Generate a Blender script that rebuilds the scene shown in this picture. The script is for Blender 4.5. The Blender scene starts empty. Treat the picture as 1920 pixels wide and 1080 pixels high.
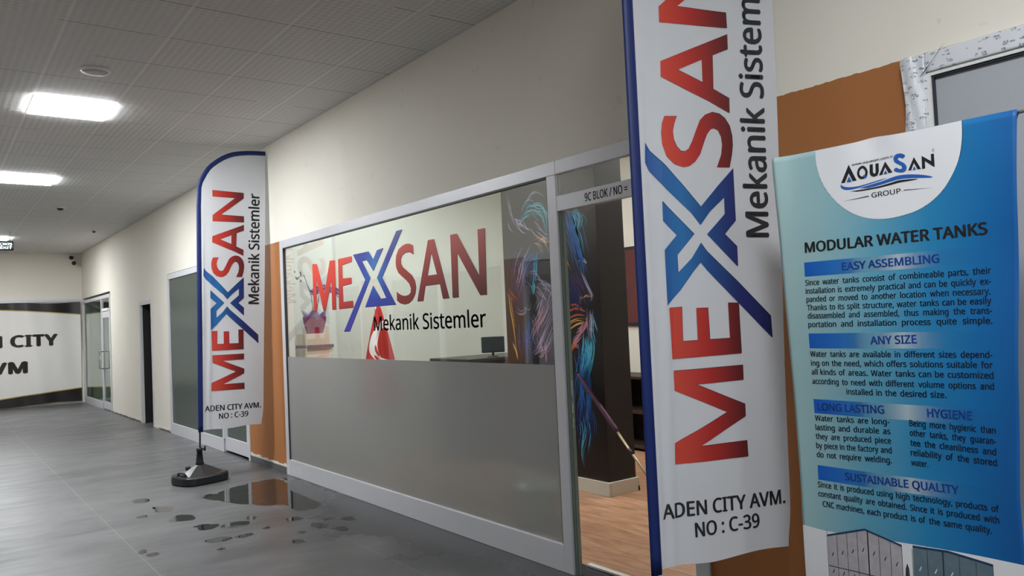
import bpy, bmesh, math, random
from mathutils import Vector, Matrix
random.seed(7)
C = bpy.context.scene.collection
SC = bpy.context.scene
PI = math.pi

# ------------------------------------------------------------ camera, world, exposure
H = 1.488                                    # eye height
yaw, pitch, roll, fpx = 0.6435047, 0.0388133, -0.0455178, 1475.594
cam_d = bpy.data.cameras.new('camera'); cam = bpy.data.objects.new('camera', cam_d); C.objects.link(cam)
cam_d.sensor_width = 36; cam_d.lens = fpx / 1920 * 36; cam_d.clip_start = .05; cam_d.clip_end = 100
fw = Vector((math.sin(yaw)*math.cos(pitch), math.cos(yaw)*math.cos(pitch), math.sin(pitch)))
ri = Vector((math.cos(yaw), -math.sin(yaw), 0)); up = ri.cross(fw)
r2 = ri*math.cos(roll) + up*math.sin(roll); u2 = -ri*math.sin(roll) + up*math.cos(roll)
mw = Matrix((r2, u2, -fw)).transposed().to_4x4(); mw.translation = (0, 0, H)
cam.matrix_world = mw
SC.camera = cam
SC.view_settings.view_transform = 'Standard'; SC.view_settings.look = 'None'
SC.view_settings.exposure = 1.55; SC.view_settings.gamma = 1; SC.view_settings.use_curve_mapping = False
w = bpy.data.worlds.new('world'); SC.world = w; w.use_nodes = True
bg = w.node_tree.nodes['Background']; bg.inputs[0].default_value = (.84, .88, 1, 1); bg.inputs[1].default_value = .22
try:
    SC.cycles.use_denoising = True; SC.cycles.max_bounces = 10; SC.cycles.transparent_max_bounces = 16
    SC.cycles.sample_clamp_indirect = 6
except Exception: pass
LAMP = 42.0           # corridor panels
LAMP_NEAR = 25.0       # unseen panels above and behind the viewer, dimmed to balance the near flag
LAMP_IN = 20.0        # shop panels

CEIL = 3.4575; XW = 2.981; YB = 20.72; YF = -6.0; XL = -1.2; XS = 6.6

D = {"gM":[[7.137,2.0923],[7.0336,2.0868],[6.8778,1.7991],[6.7347,2.0919],[6.6233,2.0882],[6.6319,1.644],[6.7168,1.6441],[6.7165,1.9175],[6.8619,1.6444],[6.9164,1.6443],[7.0585,1.9528],[7.0681,1.6446],[7.1408,1.644]],"gE":[[6.5532,2.0909],[6.2734,2.0918],[6.2773,2.0458],[6.4737,2.0307],[6.4773,1.9112],[6.2958,1.9073],[6.2981,1.8555],[6.4785,1.8456],[6.4773,1.7038],[6.2785,1.7063],[6.2793,1.647],[6.5692,1.6446]],"gX1":[[6.2466,2.1016],[5.9493,2.1023],[5.8702,2.029],[5.7961,2.0984],[5.6869,2.1054],[5.8783,1.9334],[5.9913,2.0351],[6.0774,2.0333],[5.9342,1.8805],[6.3665,1.4424],[6.4844,1.4412],[6.0298,1.8688]],"gX2":[[5.4585,2.2153],[5.3617,2.2184],[5.7255,1.8706],[5.5096,1.6412],[6.0493,1.6409],[5.8883,1.8144],[5.7589,1.6985],[5.6685,1.7003],[5.8171,1.8725]],"gS":[[5.2076,2.0784],[5.2612,2.0964],[5.3118,2.1],[5.3727,2.091],[5.4358,2.0676],[5.4748,2.0243],[5.4879,1.974],[5.4826,1.9308],[5.4509,1.8856],[5.4007,1.8565],[5.3346,1.8225],[5.2863,1.7901],[5.2639,1.7555],[5.27,1.7226],[5.3017,1.7059],[5.3617,1.7006],[5.4129,1.7091],[5.4554,1.7241],[5.4894,1.7412],[5.4899,1.6703],[5.4441,1.6487],[5.3669,1.637],[5.3068,1.6428],[5.2461,1.6675],[5.2012,1.7106],[5.1857,1.7591],[5.1981,1.8093],[5.2392,1.8534],[5.3118,1.8921],[5.3776,1.9266],[5.4045,1.9585],[5.4035,1.9923],[5.3786,2.0197],[5.3257,2.0342],[5.2665,2.0327],[5.2049,2.0095]],"gA":[[4.9826,2.0931],[4.8978,2.0928],[4.7238,1.6546],[4.8084,1.6541],[4.8413,1.7622],[5.0472,1.7606],[5.0878,1.6512],[5.1733,1.651]],"gAh":[[4.9438,1.998],[4.8762,1.8329],[5.0114,1.8331]],"gN":[[4.6758,2.0971],[4.591,2.0966],[4.3364,1.7851],[4.3342,2.0951],[4.2511,2.0954],[4.26,1.6552],[4.3374,1.6563],[4.5972,1.9651],[4.6035,1.6549],[4.678,1.6547]],"gtext":[[5.9019,1.4375],[5.8924,1.5501],[4.2821,1.4389],[4.4552,1.5817]],"fX1":[[0.0619,2.1467],[0.0808,2.1161],[0.1468,2.0589],[0.2211,1.9795],[0.294,1.8971],[0.3786,1.981],[0.4584,2.055],[0.4569,1.841],[0.4007,1.7869],[0.4566,1.7369],[0.4552,1.6563],[0.3173,1.7878],[0.4067,1.8692],[0.4077,1.9352],[0.3356,1.8773],[0.2895,1.8241],[0.2501,1.8734],[0.1416,1.971],[0.0761,2.0363],[0.0574,2.069]],"fX2":[[0.1241,1.9183],[0.2582,1.7879],[0.1789,1.706],[0.1801,1.6383],[0.2416,1.6931],[0.2855,1.7526],[0.3129,1.7177],[0.4527,1.5932],[0.6007,1.4509],[0.6031,1.3614],[0.4421,1.5172],[0.3083,1.6446],[0.2817,1.6758],[0.2435,1.6367],[0.1863,1.5683],[0.1254,1.5111],[0.1243,1.7279],[0.1827,1.7863],[0.1233,1.8418]],"fE":[[0.133,1.5003],[0.1887,1.5027],[0.1864,1.3681],[0.2502,1.3694],[0.2505,1.495],[0.3028,1.495],[0.3048,1.3699],[0.3987,1.3704],[0.3985,1.5114],[0.4492,1.5095],[0.4492,1.3073],[0.1373,1.3022]],"fM":[[0.1403,1.2552],[0.4523,1.2601],[0.4508,1.2011],[0.2334,1.1967],[0.4522,1.1038],[0.4513,1.0557],[0.2409,0.9552],[0.4519,0.9589],[0.4532,0.8955],[0.1274,0.8949],[0.1307,0.9752],[0.3682,1.0791],[0.1409,1.1797]],"fA":[[0.1476,2.4735],[0.4677,2.6077],[0.4664,2.5448],[0.3918,2.5157],[0.3857,2.3761],[0.46,2.3426],[0.4571,2.2816],[0.3621,2.3252],[0.2407,2.3724],[0.1451,2.4127]],"fAh":[[0.2226,2.4441],[0.3388,2.4931],[0.3368,2.4002]],"fN":[[0.1516,2.6302],[0.4688,2.6333],[0.4728,2.6951],[0.2497,2.6967],[0.2951,2.7343],[0.1874,2.7252],[0.1538,2.6937]],"fS":[[0.1514,2.2543],[0.207,2.2564],[0.1942,2.2271],[0.1856,2.1953],[0.1881,2.1638],[0.1997,2.1366],[0.2163,2.1192],[0.2339,2.1169],[0.2524,2.128],[0.2724,2.1622],[0.2931,2.2066],[0.3137,2.2471],[0.3376,2.268],[0.3735,2.2814],[0.4067,2.2767],[0.4333,2.2595],[0.4544,2.2279],[0.4634,2.1877],[0.4631,2.1472],[0.4558,2.1066],[0.4419,2.058],[0.3812,2.0578],[0.4052,2.1096],[0.4124,2.1499],[0.4098,2.1821],[0.3977,2.2079],[0.3775,2.2153],[0.3613,2.2107],[0.3417,2.1881],[0.326,2.1557],[0.3049,2.1074],[0.2806,2.0771],[0.2526,2.0588],[0.2257,2.0544],[0.1866,2.0655],[0.1534,2.0962],[0.1365,2.1428],[0.1338,2.1858],[0.1392,2.2252]],"ftext":[[0.6141,1.7726],[0.5062,1.7738],[0.6339,2.337],[0.6316,2.7626],[0.514,2.3869]],"fb1":[[0.0619,0.6852],[0.6274,0.6962],[0.1049,0.7476],[0.1016,0.6931]],"fb2":[[0.1986,0.6056],[0.4905,0.6122],[0.1955,0.6633]],"farN":[[0.2173,2.9516],[0.5359,2.9415],[0.534,2.8827],[0.3027,2.702],[0.528,2.6931],[0.5261,2.6345],[0.208,2.6408],[0.2097,2.6981],[0.4381,2.8836],[0.2153,2.8858]],"farmisc":[["Mbl",[0.1583,0.8731]],["Mbr",[0.4866,0.871]],["Eb",[0.1714,1.3117]],["Xtip",[0.6332,1.3696]],["text",[0.5889,1.759],[0.6965,2.9347]],["A",[0.0777,0.6629]],["arc",[[0.0639,2.7805],[0.075,2.9703],[0.1065,3.0791],[0.167,3.1967],[0.2563,3.2879],[0.3755,3.3527],[0.4837,3.3831],[0.6053,3.3977],[0.7723,3.4028]]],["bot",[0.0363,0.5049],[0.6445,0.4996]],["rt",[0.7645,3.4007]]],"poleN":[[0.0023,2.7096],[0.0487,2.7135],[-0.0004,2.4984],[0.0551,2.5019],[0.0001,1.5834],[0.0389,1.5822],[-0.0232,0.5123],[0.0329,0.5044]],"title":[[0.1055,1.6717],[0.7001,1.6707],[0.1054,1.7087]],"h1":[[0.2408,1.5999],[0.5563,1.6005],[0.2425,1.6251]],"bars":[[0.1037,1.6388],[0.102,1.5877],[0.1043,1.388],[0.1019,1.3356],[0.1021,1.1584],[0.1014,1.1082],[0.1,0.9273],[0.0986,0.8767]],"body":[[[0.0999,1.5564],[0.7007,1.5556]],[[0.0996,1.5275],[0.6987,1.5242]],[[0.1005,1.4981],[0.6956,1.4951]],[[0.1013,1.4688],[0.6966,1.4669]],[[0.1016,1.44],[0.697,1.4384]],[[0.1013,1.4097],[0.696,1.4092]],[[0.3252,1.349],[0.4749,1.3533]],[[0.1,1.3064],[0.6907,1.3089]],[[0.1007,1.2747],[0.6896,1.2789]],[[0.1003,1.2435],[0.6903,1.2484]],[[0.1003,1.2109],[0.6894,1.2163]],[[0.2287,1.1806],[0.5528,1.1849]]],"body2":[[[0.1144,1.1127],[0.3564,1.1257]],[[0.4913,1.1242],[0.6225,1.1234]],[[0.1003,1.0816],[0.3712,1.0894]],[[0.1002,1.0496],[0.3721,1.0589]],[[0.0994,1.0181],[0.3718,1.0283]],[[0.0993,0.9862],[0.3721,0.9978]],[[0.0991,0.9543],[0.3699,0.9654]],[[0.4338,1.0906],[0.6841,1.0879]],[[0.4329,1.06],[0.6831,1.0567]],[[0.432,1.0289],[0.6815,1.025]],[[0.4316,0.9978],[0.6814,0.994]],[[0.4312,0.9662],[0.4837,0.9661]],[[0.2028,0.889],[0.5687,0.8956]],[[0.0969,0.8506],[0.6778,0.8586]],[[0.0968,0.8188],[0.6758,0.8258]],[[0.1124,0.7854],[0.6537,0.7928]]],"circle":[[0.1663,2.0213],[0.1656,1.9731],[0.1811,1.9143],[0.2079,1.8636],[0.2535,1.8111],[0.3082,1.7744],[0.3623,1.7585],[0.4154,1.7551],[0.4845,1.7639],[0.5352,1.7841],[0.5813,1.8184],[0.6156,1.8658],[0.6376,1.9103],[0.6494,1.9644],[0.6523,2.021]],"edge":[[0.0229,0.7085],[0.1246,0.7018],[0.3891,0.7168],[0.5675,0.7212],[0.7307,0.7186]],"tankL":[[0.1239,0.6922],[0.2636,0.7415],[0.3861,0.7135],[0.3821,0.6088],[0.1182,0.5477]],"tankR":[[0.4204,0.7165],[0.5257,0.7345],[0.6507,0.7084],[0.6497,0.6707],[0.4155,0.6165]],"LA":[[0.2841,1.9535],[0.3086,1.8959],[0.2941,1.8962],[0.2823,1.9249],[0.2669,1.8948],[0.2537,1.8955]],"LAt":[[0.2825,1.914],[0.2911,1.8951],[0.2734,1.8953]],"LQo":[[0.3314,1.942],[0.3411,1.937],[0.3479,1.9229],[0.3471,1.9103],[0.3409,1.9007],[0.3307,1.8971],[0.3218,1.8979],[0.3133,1.9054],[0.3103,1.9189],[0.3139,1.9312],[0.3212,1.9396]],"LQi":[[0.3309,1.9335],[0.3372,1.9281],[0.3398,1.918],[0.3371,1.9099],[0.3312,1.9056],[0.3246,1.9067],[0.3194,1.913],[0.3189,1.9217],[0.3228,1.9296]],"LQt":[[0.3323,1.9112],[0.3456,1.9041],[0.3397,1.8987],[0.3308,1.9056]],"LU":[[0.3553,1.9408],[0.3662,1.9405],[0.3653,1.9134],[0.3689,1.9082],[0.3738,1.9109],[0.3749,1.9403],[0.3861,1.9399],[0.3848,1.9121],[0.3792,1.9004],[0.366,1.898],[0.3566,1.9044],[0.3539,1.9133]],"LA2":[[0.4077,1.9416],[0.4294,1.9021],[0.4161,1.9019],[0.4065,1.9229],[0.3953,1.8997],[0.3842,1.9002]],"LA2t":[[0.4075,1.9133],[0.4124,1.9005],[0.3997,1.9006]],"LS":[[0.4748,1.9474],[0.4661,1.9392],[0.4582,1.9454],[0.451,1.9448],[0.4499,1.9388],[0.4574,1.9326],[0.4692,1.9248],[0.4766,1.9132],[0.4749,1.9022],[0.4654,1.8967],[0.4531,1.8975],[0.4409,1.9021],[0.4326,1.9088],[0.4418,1.9165],[0.4517,1.9085],[0.4609,1.9078],[0.4615,1.916],[0.4527,1.9232],[0.4398,1.9324],[0.4352,1.9426],[0.4379,1.9525],[0.4466,1.958],[0.4591,1.9581],[0.4691,1.9536]],"LA3":[[0.5009,1.9382],[0.5201,1.8971],[0.5098,1.897],[0.4997,1.9191],[0.4888,1.8981],[0.4798,1.8989]],"LA3t":[[0.4996,1.9096],[0.5049,1.8974],[0.4943,1.8977]],"LN":[[0.5249,1.937],[0.5532,1.9151],[0.5537,1.937],[0.5633,1.9361],[0.5625,1.8944],[0.534,1.9188],[0.5335,1.8957],[0.5236,1.8959]],"Lw1":[[0.2511,1.892],[0.2614,1.8826],[0.2796,1.8775],[0.3113,1.8756],[0.3562,1.881],[0.3891,1.8861],[0.4158,1.8874],[0.3779,1.8806],[0.3336,1.8741],[0.2996,1.8688],[0.2698,1.8697],[0.2563,1.8758],[0.2516,1.882]],"Lw2":[[0.3154,1.8689],[0.3558,1.8747],[0.3994,1.8801],[0.4274,1.8868],[0.4484,1.8894],[0.479,1.8872],[0.5127,1.8808],[0.5417,1.8722],[0.5595,1.8631],[0.5219,1.8686],[0.4823,1.8747],[0.4476,1.8772],[0.4202,1.8735],[0.377,1.867],[0.3463,1.8646]],"Lw3":[[0.2832,1.8632],[0.3217,1.8632],[0.3768,1.8639],[0.4199,1.8694],[0.4474,1.8741],[0.482,1.8713],[0.5158,1.8666],[0.4816,1.8652],[0.4489,1.866],[0.4194,1.8622],[0.3765,1.8586],[0.3281,1.8579],[0.3057,1.8588]],"Lg":[[0.3551,1.8307],[0.4512,1.8312],[0.3561,1.8471]],"Ll":[[0.2547,1.8333],[0.3457,1.8391],[0.3455,1.8359],[0.4617,1.8408],[0.5547,1.8326],[0.4616,1.8384]],"Lwww":[[0.2945,1.9466],[0.4367,1.9496],[0.2948,1.952]],"Lr":[[0.5586,1.9471],[0.5649,1.9458]],"lion":[["blue",0.012,0.05,26,[[5.103,2.381],[5.069,2.275],[5.024,2.133],[4.979,2.001],[4.946,1.898]]],["cyan",0.01,0.03,10,[[5.02,2.379],[4.962,2.33],[4.955,2.243],[5.015,2.168]]],["cyan",0.008,0.02,6,[[5.002,2.244],[4.963,2.126],[4.953,1.989]]],["blue",0.008,0.02,8,[[4.976,2.037],[4.944,1.921],[4.931,1.83]]],["lilac",0.006,0.01,4,[[4.98,1.901],[4.909,1.761],[4.843,1.668],[4.826,1.636],[4.843,1.579]]],["gold",0.01,0.01,4,[[5.136,2.122],[5.151,2.017],[5.123,1.926],[5.072,1.854]]],["gold",0.007,0.002,2,[[5.011,1.563],[5.01,1.668],[4.966,1.625],[4.91,1.662],[4.853,1.633],[4.831,1.658]]],["lilac",0.008,0.02,6,[[4.955,1.958],[4.93,1.933],[4.912,1.909]]],["orange",0.01,0.008,3,[[5.134,1.582],[5.037,1.587],[4.939,1.538]]],["orange",0.01,0.008,3,[[5.159,1.523],[5.039,1.551],[4.927,1.515]]],["orange",0.01,0.008,3,[[5.171,1.468],[5.056,1.506],[4.923,1.484]]],["gold",0.009,0.008,3,[[5.175,1.408],[5.06,1.461],[4.925,1.448]]],["gold",0.009,0.008,3,[[5.172,1.353],[5.049,1.415],[4.941,1.421]]],["pink",0.012,0.02,6,[[5.069,1.338],[4.984,1.382],[4.932,1.448],[4.948,1.502]]],["pink",0.012,0.02,6,[[5.119,1.224],[5.101,1.27],[5.015,1.324],[4.957,1.377]]],["orange",0.016,0.02,6,[[5.151,1.155],[5.132,1.224],[5.062,1.247],[5.024,1.202]]],["lilac",0.012,0.015,6,[[4.873,1.536],[4.873,1.447],[4.873,1.358],[4.872,1.269]]],["cyan",0.005,0.01,5,[[4.856,1.491],[4.824,1.401],[4.802,1.348]]],["cyan",0.005,0.01,5,[[4.87,1.393],[4.843,1.313],[4.821,1.26]]],["cyan",0.012,0.04,18,[[4.909,1.314],[4.91,1.202],[4.952,1.09],[4.998,0.999]]],["blue",0.01,0.05,14,[[4.995,1.224],[4.978,1.09],[5.002,0.954],[5.039,0.818]]],["blue",0.009,0.06,20,[[4.998,0.999],[4.983,0.843],[5.021,0.684],[5.031,0.549]]],["deep",0.008,0.06,16,[[5.052,0.817],[5.038,0.638],[5.011,0.461],[5.034,0.324]]],["cyan",0.005,0.05,9,[[5.038,0.638],[4.996,0.485],[5.061,0.321],[5.028,0.227]]],["blue",0.005,0.03,6,[[4.968,0.688],[4.924,0.558],[4.964,0.376]]],["purple",0.014,0.04,16,[[5.089,1.818],[5.015,1.7],[4.952,1.629]]],["deep",0.016,0.05,20,[[5.134,1.775],[5.047,1.633],[5.095,1.544]]],["lilac",0.006,0.012,3,[[5.943,2.648],[5.92,2.507],[5.863,2.374],[5.764,2.262]]],["lilac",0.005,0.012,3,[[5.672,2.508],[5.626,2.59],[5.544,2.641],[5.437,2.619],[5.351,2.558]]],["cyan",0.008,0.03,12,[[5.634,2.483],[5.523,2.501],[5.42,2.439],[5.386,2.291],[5.41,2.174]]],["cyan",0.006,0.05,8,[[5.771,2.387],[5.675,2.474],[5.556,2.472],[5.456,2.371]]],["lilac",0.007,0.05,9,[[5.801,2.416],[5.742,2.339],[5.678,2.321]]],["lilac",0.007,0.05,9,[[5.569,2.298],[5.495,2.261],[5.423,2.2],[5.362,2.217]]],["gold",0.007,0.04,8,[[5.539,2.188],[5.461,2.204],[5.396,2.163],[5.357,2.074]]],["lilac",0.005,0.04,9,[[5.663,2.103],[5.77,1.965],[5.83,1.82],[5.888,1.713]]],["purple",0.012,0.07,20,[[5.84,2.12],[5.823,1.919],[5.874,1.672],[5.877,1.423]]],["cyan",0.007,0.02,8,[[5.571,2.07],[5.574,1.925],[5.606,1.805],[5.663,1.687]]],["cyan",0.012,0.01,6,[[5.622,1.806],[5.602,1.757],[5.647,1.686]]],["lilac",0.006,0.07,16,[[5.543,1.825],[5.468,1.797],[5.399,1.721],[5.367,1.648]]],["lilac",0.006,0.04,5,[[5.881,1.583],[5.818,1.541],[5.735,1.567],[5.696,1.664]]],["lilac",0.006,0.06,14,[[5.554,1.464],[5.469,1.581],[5.384,1.72]]],["pink",0.009,0.06,12,[[5.646,1.272],[5.542,1.416],[5.428,1.532],[5.359,1.648]]],["lilac",0.006,0.06,12,[[5.622,1.175],[5.543,1.2],[5.44,1.366],[5.359,1.459]]],["gold",0.007,0.012,6,[[5.997,1.719],[5.982,1.576],[5.943,1.424],[5.912,1.173]]],["orange",0.008,0.02,8,[[5.986,1.754],[5.956,1.701],[5.874,1.672]]],["gold",0.012,0.01,5,[[5.973,1.248],[5.927,1.198],[5.91,1.093]]],["blue",0.01,0.06,16,[[5.695,1.468],[5.722,1.321],[5.697,1.223],[5.739,1.096]]],["purple",0.012,0.06,16,[[5.815,1.372],[5.774,1.273],[5.749,1.174],[5.789,1.076]]],["lilac",0.005,0.03,8,[[5.628,1.515],[5.573,1.416],[5.6,1.272],[5.545,1.176]]],["pink",0.012,0.04,8,[[5.523,1.272],[5.499,1.176],[5.519,1.118]]],["blue",0.008,0.08,16,[[5.555,2.069],[5.67,2.006],[5.745,1.864]]]]}

# ------------------------------------------------------------ helpers
def lin(c):
    return tuple(((x/12.92) if x <= .04045 else ((x+.055)/1.055)**2.4) for x in c)
def rgb(r, g, b): return lin((r/255, g/255, b/255)) + (1,)

class N:
    def __init__(s, name):
        s.m = bpy.data.materials.new(name); s.m.use_nodes = True; s.t = s.m.node_tree; s.n = s.t.nodes
        s.p = s.n['Principled BSDF']; s.out = s.n['Material Output']
    def add(s, typ, **kw):
        x = s.n.new(typ)
        for k, v in kw.items():
            if k == 'ins':
                for i, val in v.items():
                    if hasattr(val, 'is_output'): s.t.links.new(val, x.inputs[i])
                    else: x.inputs[i].default_value = val
            else: setattr(x, k, v)
        return x
    def link(s, a, b): s.t.links.new(a, b)
    def math(s, op, a, b=0.0, c=None):
        i = {0: a, 1: b}
        if c is not None: i[2] = c
        return s.add('ShaderNodeMath', operation=op, ins=i).outputs[0]
    def coord(s): return s.add('ShaderNodeTexCoord').outputs['Object']
    def xyz(s):
        q = s.add('ShaderNodeSeparateXYZ', ins={0: s.coord()}); return q.outputs
    def noise(s, scale, detail=4, rough=.55, vec=None, stretch=None):
        v = vec or s.coord()
        if stretch: v = s.add('ShaderNodeMapping', ins={0: v, 3: stretch}).outputs[0]
        return s.add('ShaderNodeTexNoise', ins={'Vector': v, 'Scale': scale, 'Detail': detail, 'Roughness': rough}).outputs['Fac']
    def ramp(s, fac, stops, interp='LINEAR'):
        r = s.add('ShaderNodeValToRGB', ins={0: fac}); e = r.color_ramp.elements; r.color_ramp.interpolation = interp
        while len(e) < len(stops): e.new(.5)
        for i, (p, c) in enumerate(stops):
            e[i].position = p; e[i].color = c if len(c) == 4 else tuple(c)+(1,)
        return r.outputs[0]
    def mix(s, f, a, b):
        x = s.add('ShaderNodeMix', data_type='RGBA', ins={0: f}); 
        for k, v in ((6, a), (7, b)):
            if hasattr(v, 'is_output'): s.link(v, x.inputs[k])
            else: x.inputs[k].default_value = v
        return x.outputs[2]
    def bump(s, h, strength=.2, dist=.01):
        b = s.add('ShaderNodeBump', ins={'Height': h, 'Strength': strength, 'Distance': dist}); s.link(b.outputs[0], s.p.inputs['Normal'])
    def base(s, v):
        if hasattr(v, 'is_output'): s.link(v, s.p.inputs['Base Color'])
        else: s.p.inputs['Base Color'].default_value = v
    def set(s, rough=None, metal=None, spec=None):
        for k, v in (('Roughness', rough), ('Metallic', metal), ('Specular IOR Level', spec)):
            if v is None: continue
            if hasattr(v, 'is_output'): s.link(v, s.p.inputs[k])
            else: s.p.inputs[k].default_value = v

def plain(name, col, rough=.5, metal=0, spec=.5, var=.06, scale=6, bump=0):
    n = N(name); f = n.noise(scale, 5)
    n.base(n.mix(f, tuple(x*(1-var) for x in col[:3])+(1,), tuple(min(1, x*(1+var)) for x in col[:3])+(1,)))
    n.set(rough, metal, spec)
    if bump: n.bump(n.noise(scale*8, 3), bump, .004)
    return n.m

def schlick(n, f0=.045, top=1.0):
    g = n.add('ShaderNodeNewGeometry')
    dt = n.add('ShaderNodeVectorMath', operation='DOT_PRODUCT', ins={0: g.outputs['Normal'], 1: g.outputs['Incoming']}).outputs['Value']
    a = n.math('SUBTRACT', 1.0, n.math('ABSOLUTE', dt)); a = n.math('POWER', n.math('MAXIMUM', a, 0.0), 5.0)
    return n.math('MULTIPLY_ADD', a, top - f0, f0)

def glass_mat(name, tint=(.93, .97, .94, 1), f0=.05):
    n = N(name); n.n.remove(n.p)
    t = n.add('ShaderNodeBsdfTransparent', ins={0: tint}); g = n.add('ShaderNodeBsdfGlossy', ins={0: (1, 1, 1, 1), 'Roughness': .012})
    mx = n.add('ShaderNodeMixShader', ins={0: schlick(n, f0), 1: t.outputs[0], 2: g.outputs[0]})
    n.link(mx.outputs[0], n.out.inputs[0]); return n.m

def obj(name, bm, m, parent=None, smooth=False):
    me = bpy.data.meshes.new(name)
    bmesh.ops.recalc_face_normals(bm, faces=bm.faces)
    bm.to_mesh(me); bm.free()
    if smooth:
        for p in me.polygons: p.use_smooth = True
    for mm in (m if isinstance(m, (list, tuple)) else [m]): me.materials.append(mm)
    o = bpy.data.objects.new(name, me); C.objects.link(o)
    if parent: o.parent = parent
    return o
def bx(bm, x0, x1, y0, y1, z0, z1, bev=0, mi=0):
    v = [bm.verts.new(p) for p in ((x0,y0,z0),(x1,y0,z0),(x1,y1,z0),(x0,y1,z0),(x0,y0,z1),(x1,y0,z1),(x1,y1,z1),(x0,y1,z1))]
    fs = [bm.faces.new([v[i] for i in f]) for f in ((0,3,2,1),(4,5,6,7),(0,1,5,4),(1,2,6,5),(2,3,7,6),(3,0,4,7))]
    for f in fs: f.material_index = mi
    if bev:
        es = list({e for f in fs for e in f.edges}); bmesh.ops.bevel(bm, geom=es, offset=bev, segments=2, affect='EDGES', profile=.5)
def BM(*boxes, bev=0):
    bm = bmesh.new()
    for b in boxes: bx(bm, *b, bev=bev)
    return bm
def tube(bm, pts, r, seg=10, ry=None, nrm=None, cap=True):
    """swept tube; ry = second radius along nrm"""
    P = [Vector(p) for p in pts]; rings = []
    for i, p in enumerate(P):
        t = (P[min(i+1, len(P)-1)] - P[max(i-1, 0)]).normalized()
        ref = Vector(nrm) if nrm else (Vector((0, 0, 1)) if abs(t.z) < .9 else Vector((1, 0, 0)))
        a = t.cross(ref).normalized(); b = a.cross(t).normalized()
        rr = r[i] if isinstance(r, (list, tuple)) else r; r_b = ry if ry else rr
        rings.append([bm.verts.new(p + a*math.cos(k*2*PI/seg)*rr + b*math.sin(k*2*PI/seg)*r_b) for k in range(seg)])
    for i in range(len(rings)-1):
        for k in range(seg):
            bm.faces.new((rings[i][k], rings[i][(k+1) % seg], rings[i+1][(k+1) % seg], rings[i+1][k]))
    if cap: bm.faces.new(rings[0][::-1]); bm.faces.new(rings[-1])
def lathe(bm, prof, seg=24, c=(0, 0, 0), sx=1, sy=1, sup=None):
    rings = []
    for r, z in prof:
        row = []
        for k in range(seg):
            a = 2*PI*k/seg; ca, sa = math.cos(a), math.sin(a)
            if sup: 
                q = (abs(ca)**sup + abs(sa)**sup)**(-1/sup); ca *= q; sa *= q
            row.append(bm.verts.new((c[0]+ca*r*sx, c[1]+sa*r*sy, c[2]+z)))
        rings.append(row)
    for i in range(len(rings)-1):
        for k in range(seg): bm.faces.new((rings[i][k], rings[i][(k+1)%seg], rings[i+1][(k+1)%seg], rings[i+1][k]))
    bm.faces.new(rings[0][::-1]); bm.faces.new(rings[-1])
def tag(o, label, cat, group=None):
    o['label'] = label; o['category'] = cat
    if group: o['group'] = group
    return o
def thing(name, label, cat, loc=(0,0,0), rot=(0,0,0), group=None):
    o = bpy.data.objects.new(name, None); C.objects.link(o); o.empty_display_size = .1
    o.location = loc; o.rotation_euler = rot
    return tag(o, label, cat, group)
def struct(name, bm=None, m=None, parent=None):
    if bm is None:
        o = bpy.data.objects.new(name, None); C.objects.link(o); o.empty_display_size = .1
    else: o = obj(name, bm, m, parent)
    if parent is None: o['kind'] = 'structure'
    return o
def copy_tree(o, parent=None):
    c = o.copy(); C.objects.link(c); c.parent = parent
    for ch in list(o.children): copy_tree(ch, c)
    return c

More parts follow.
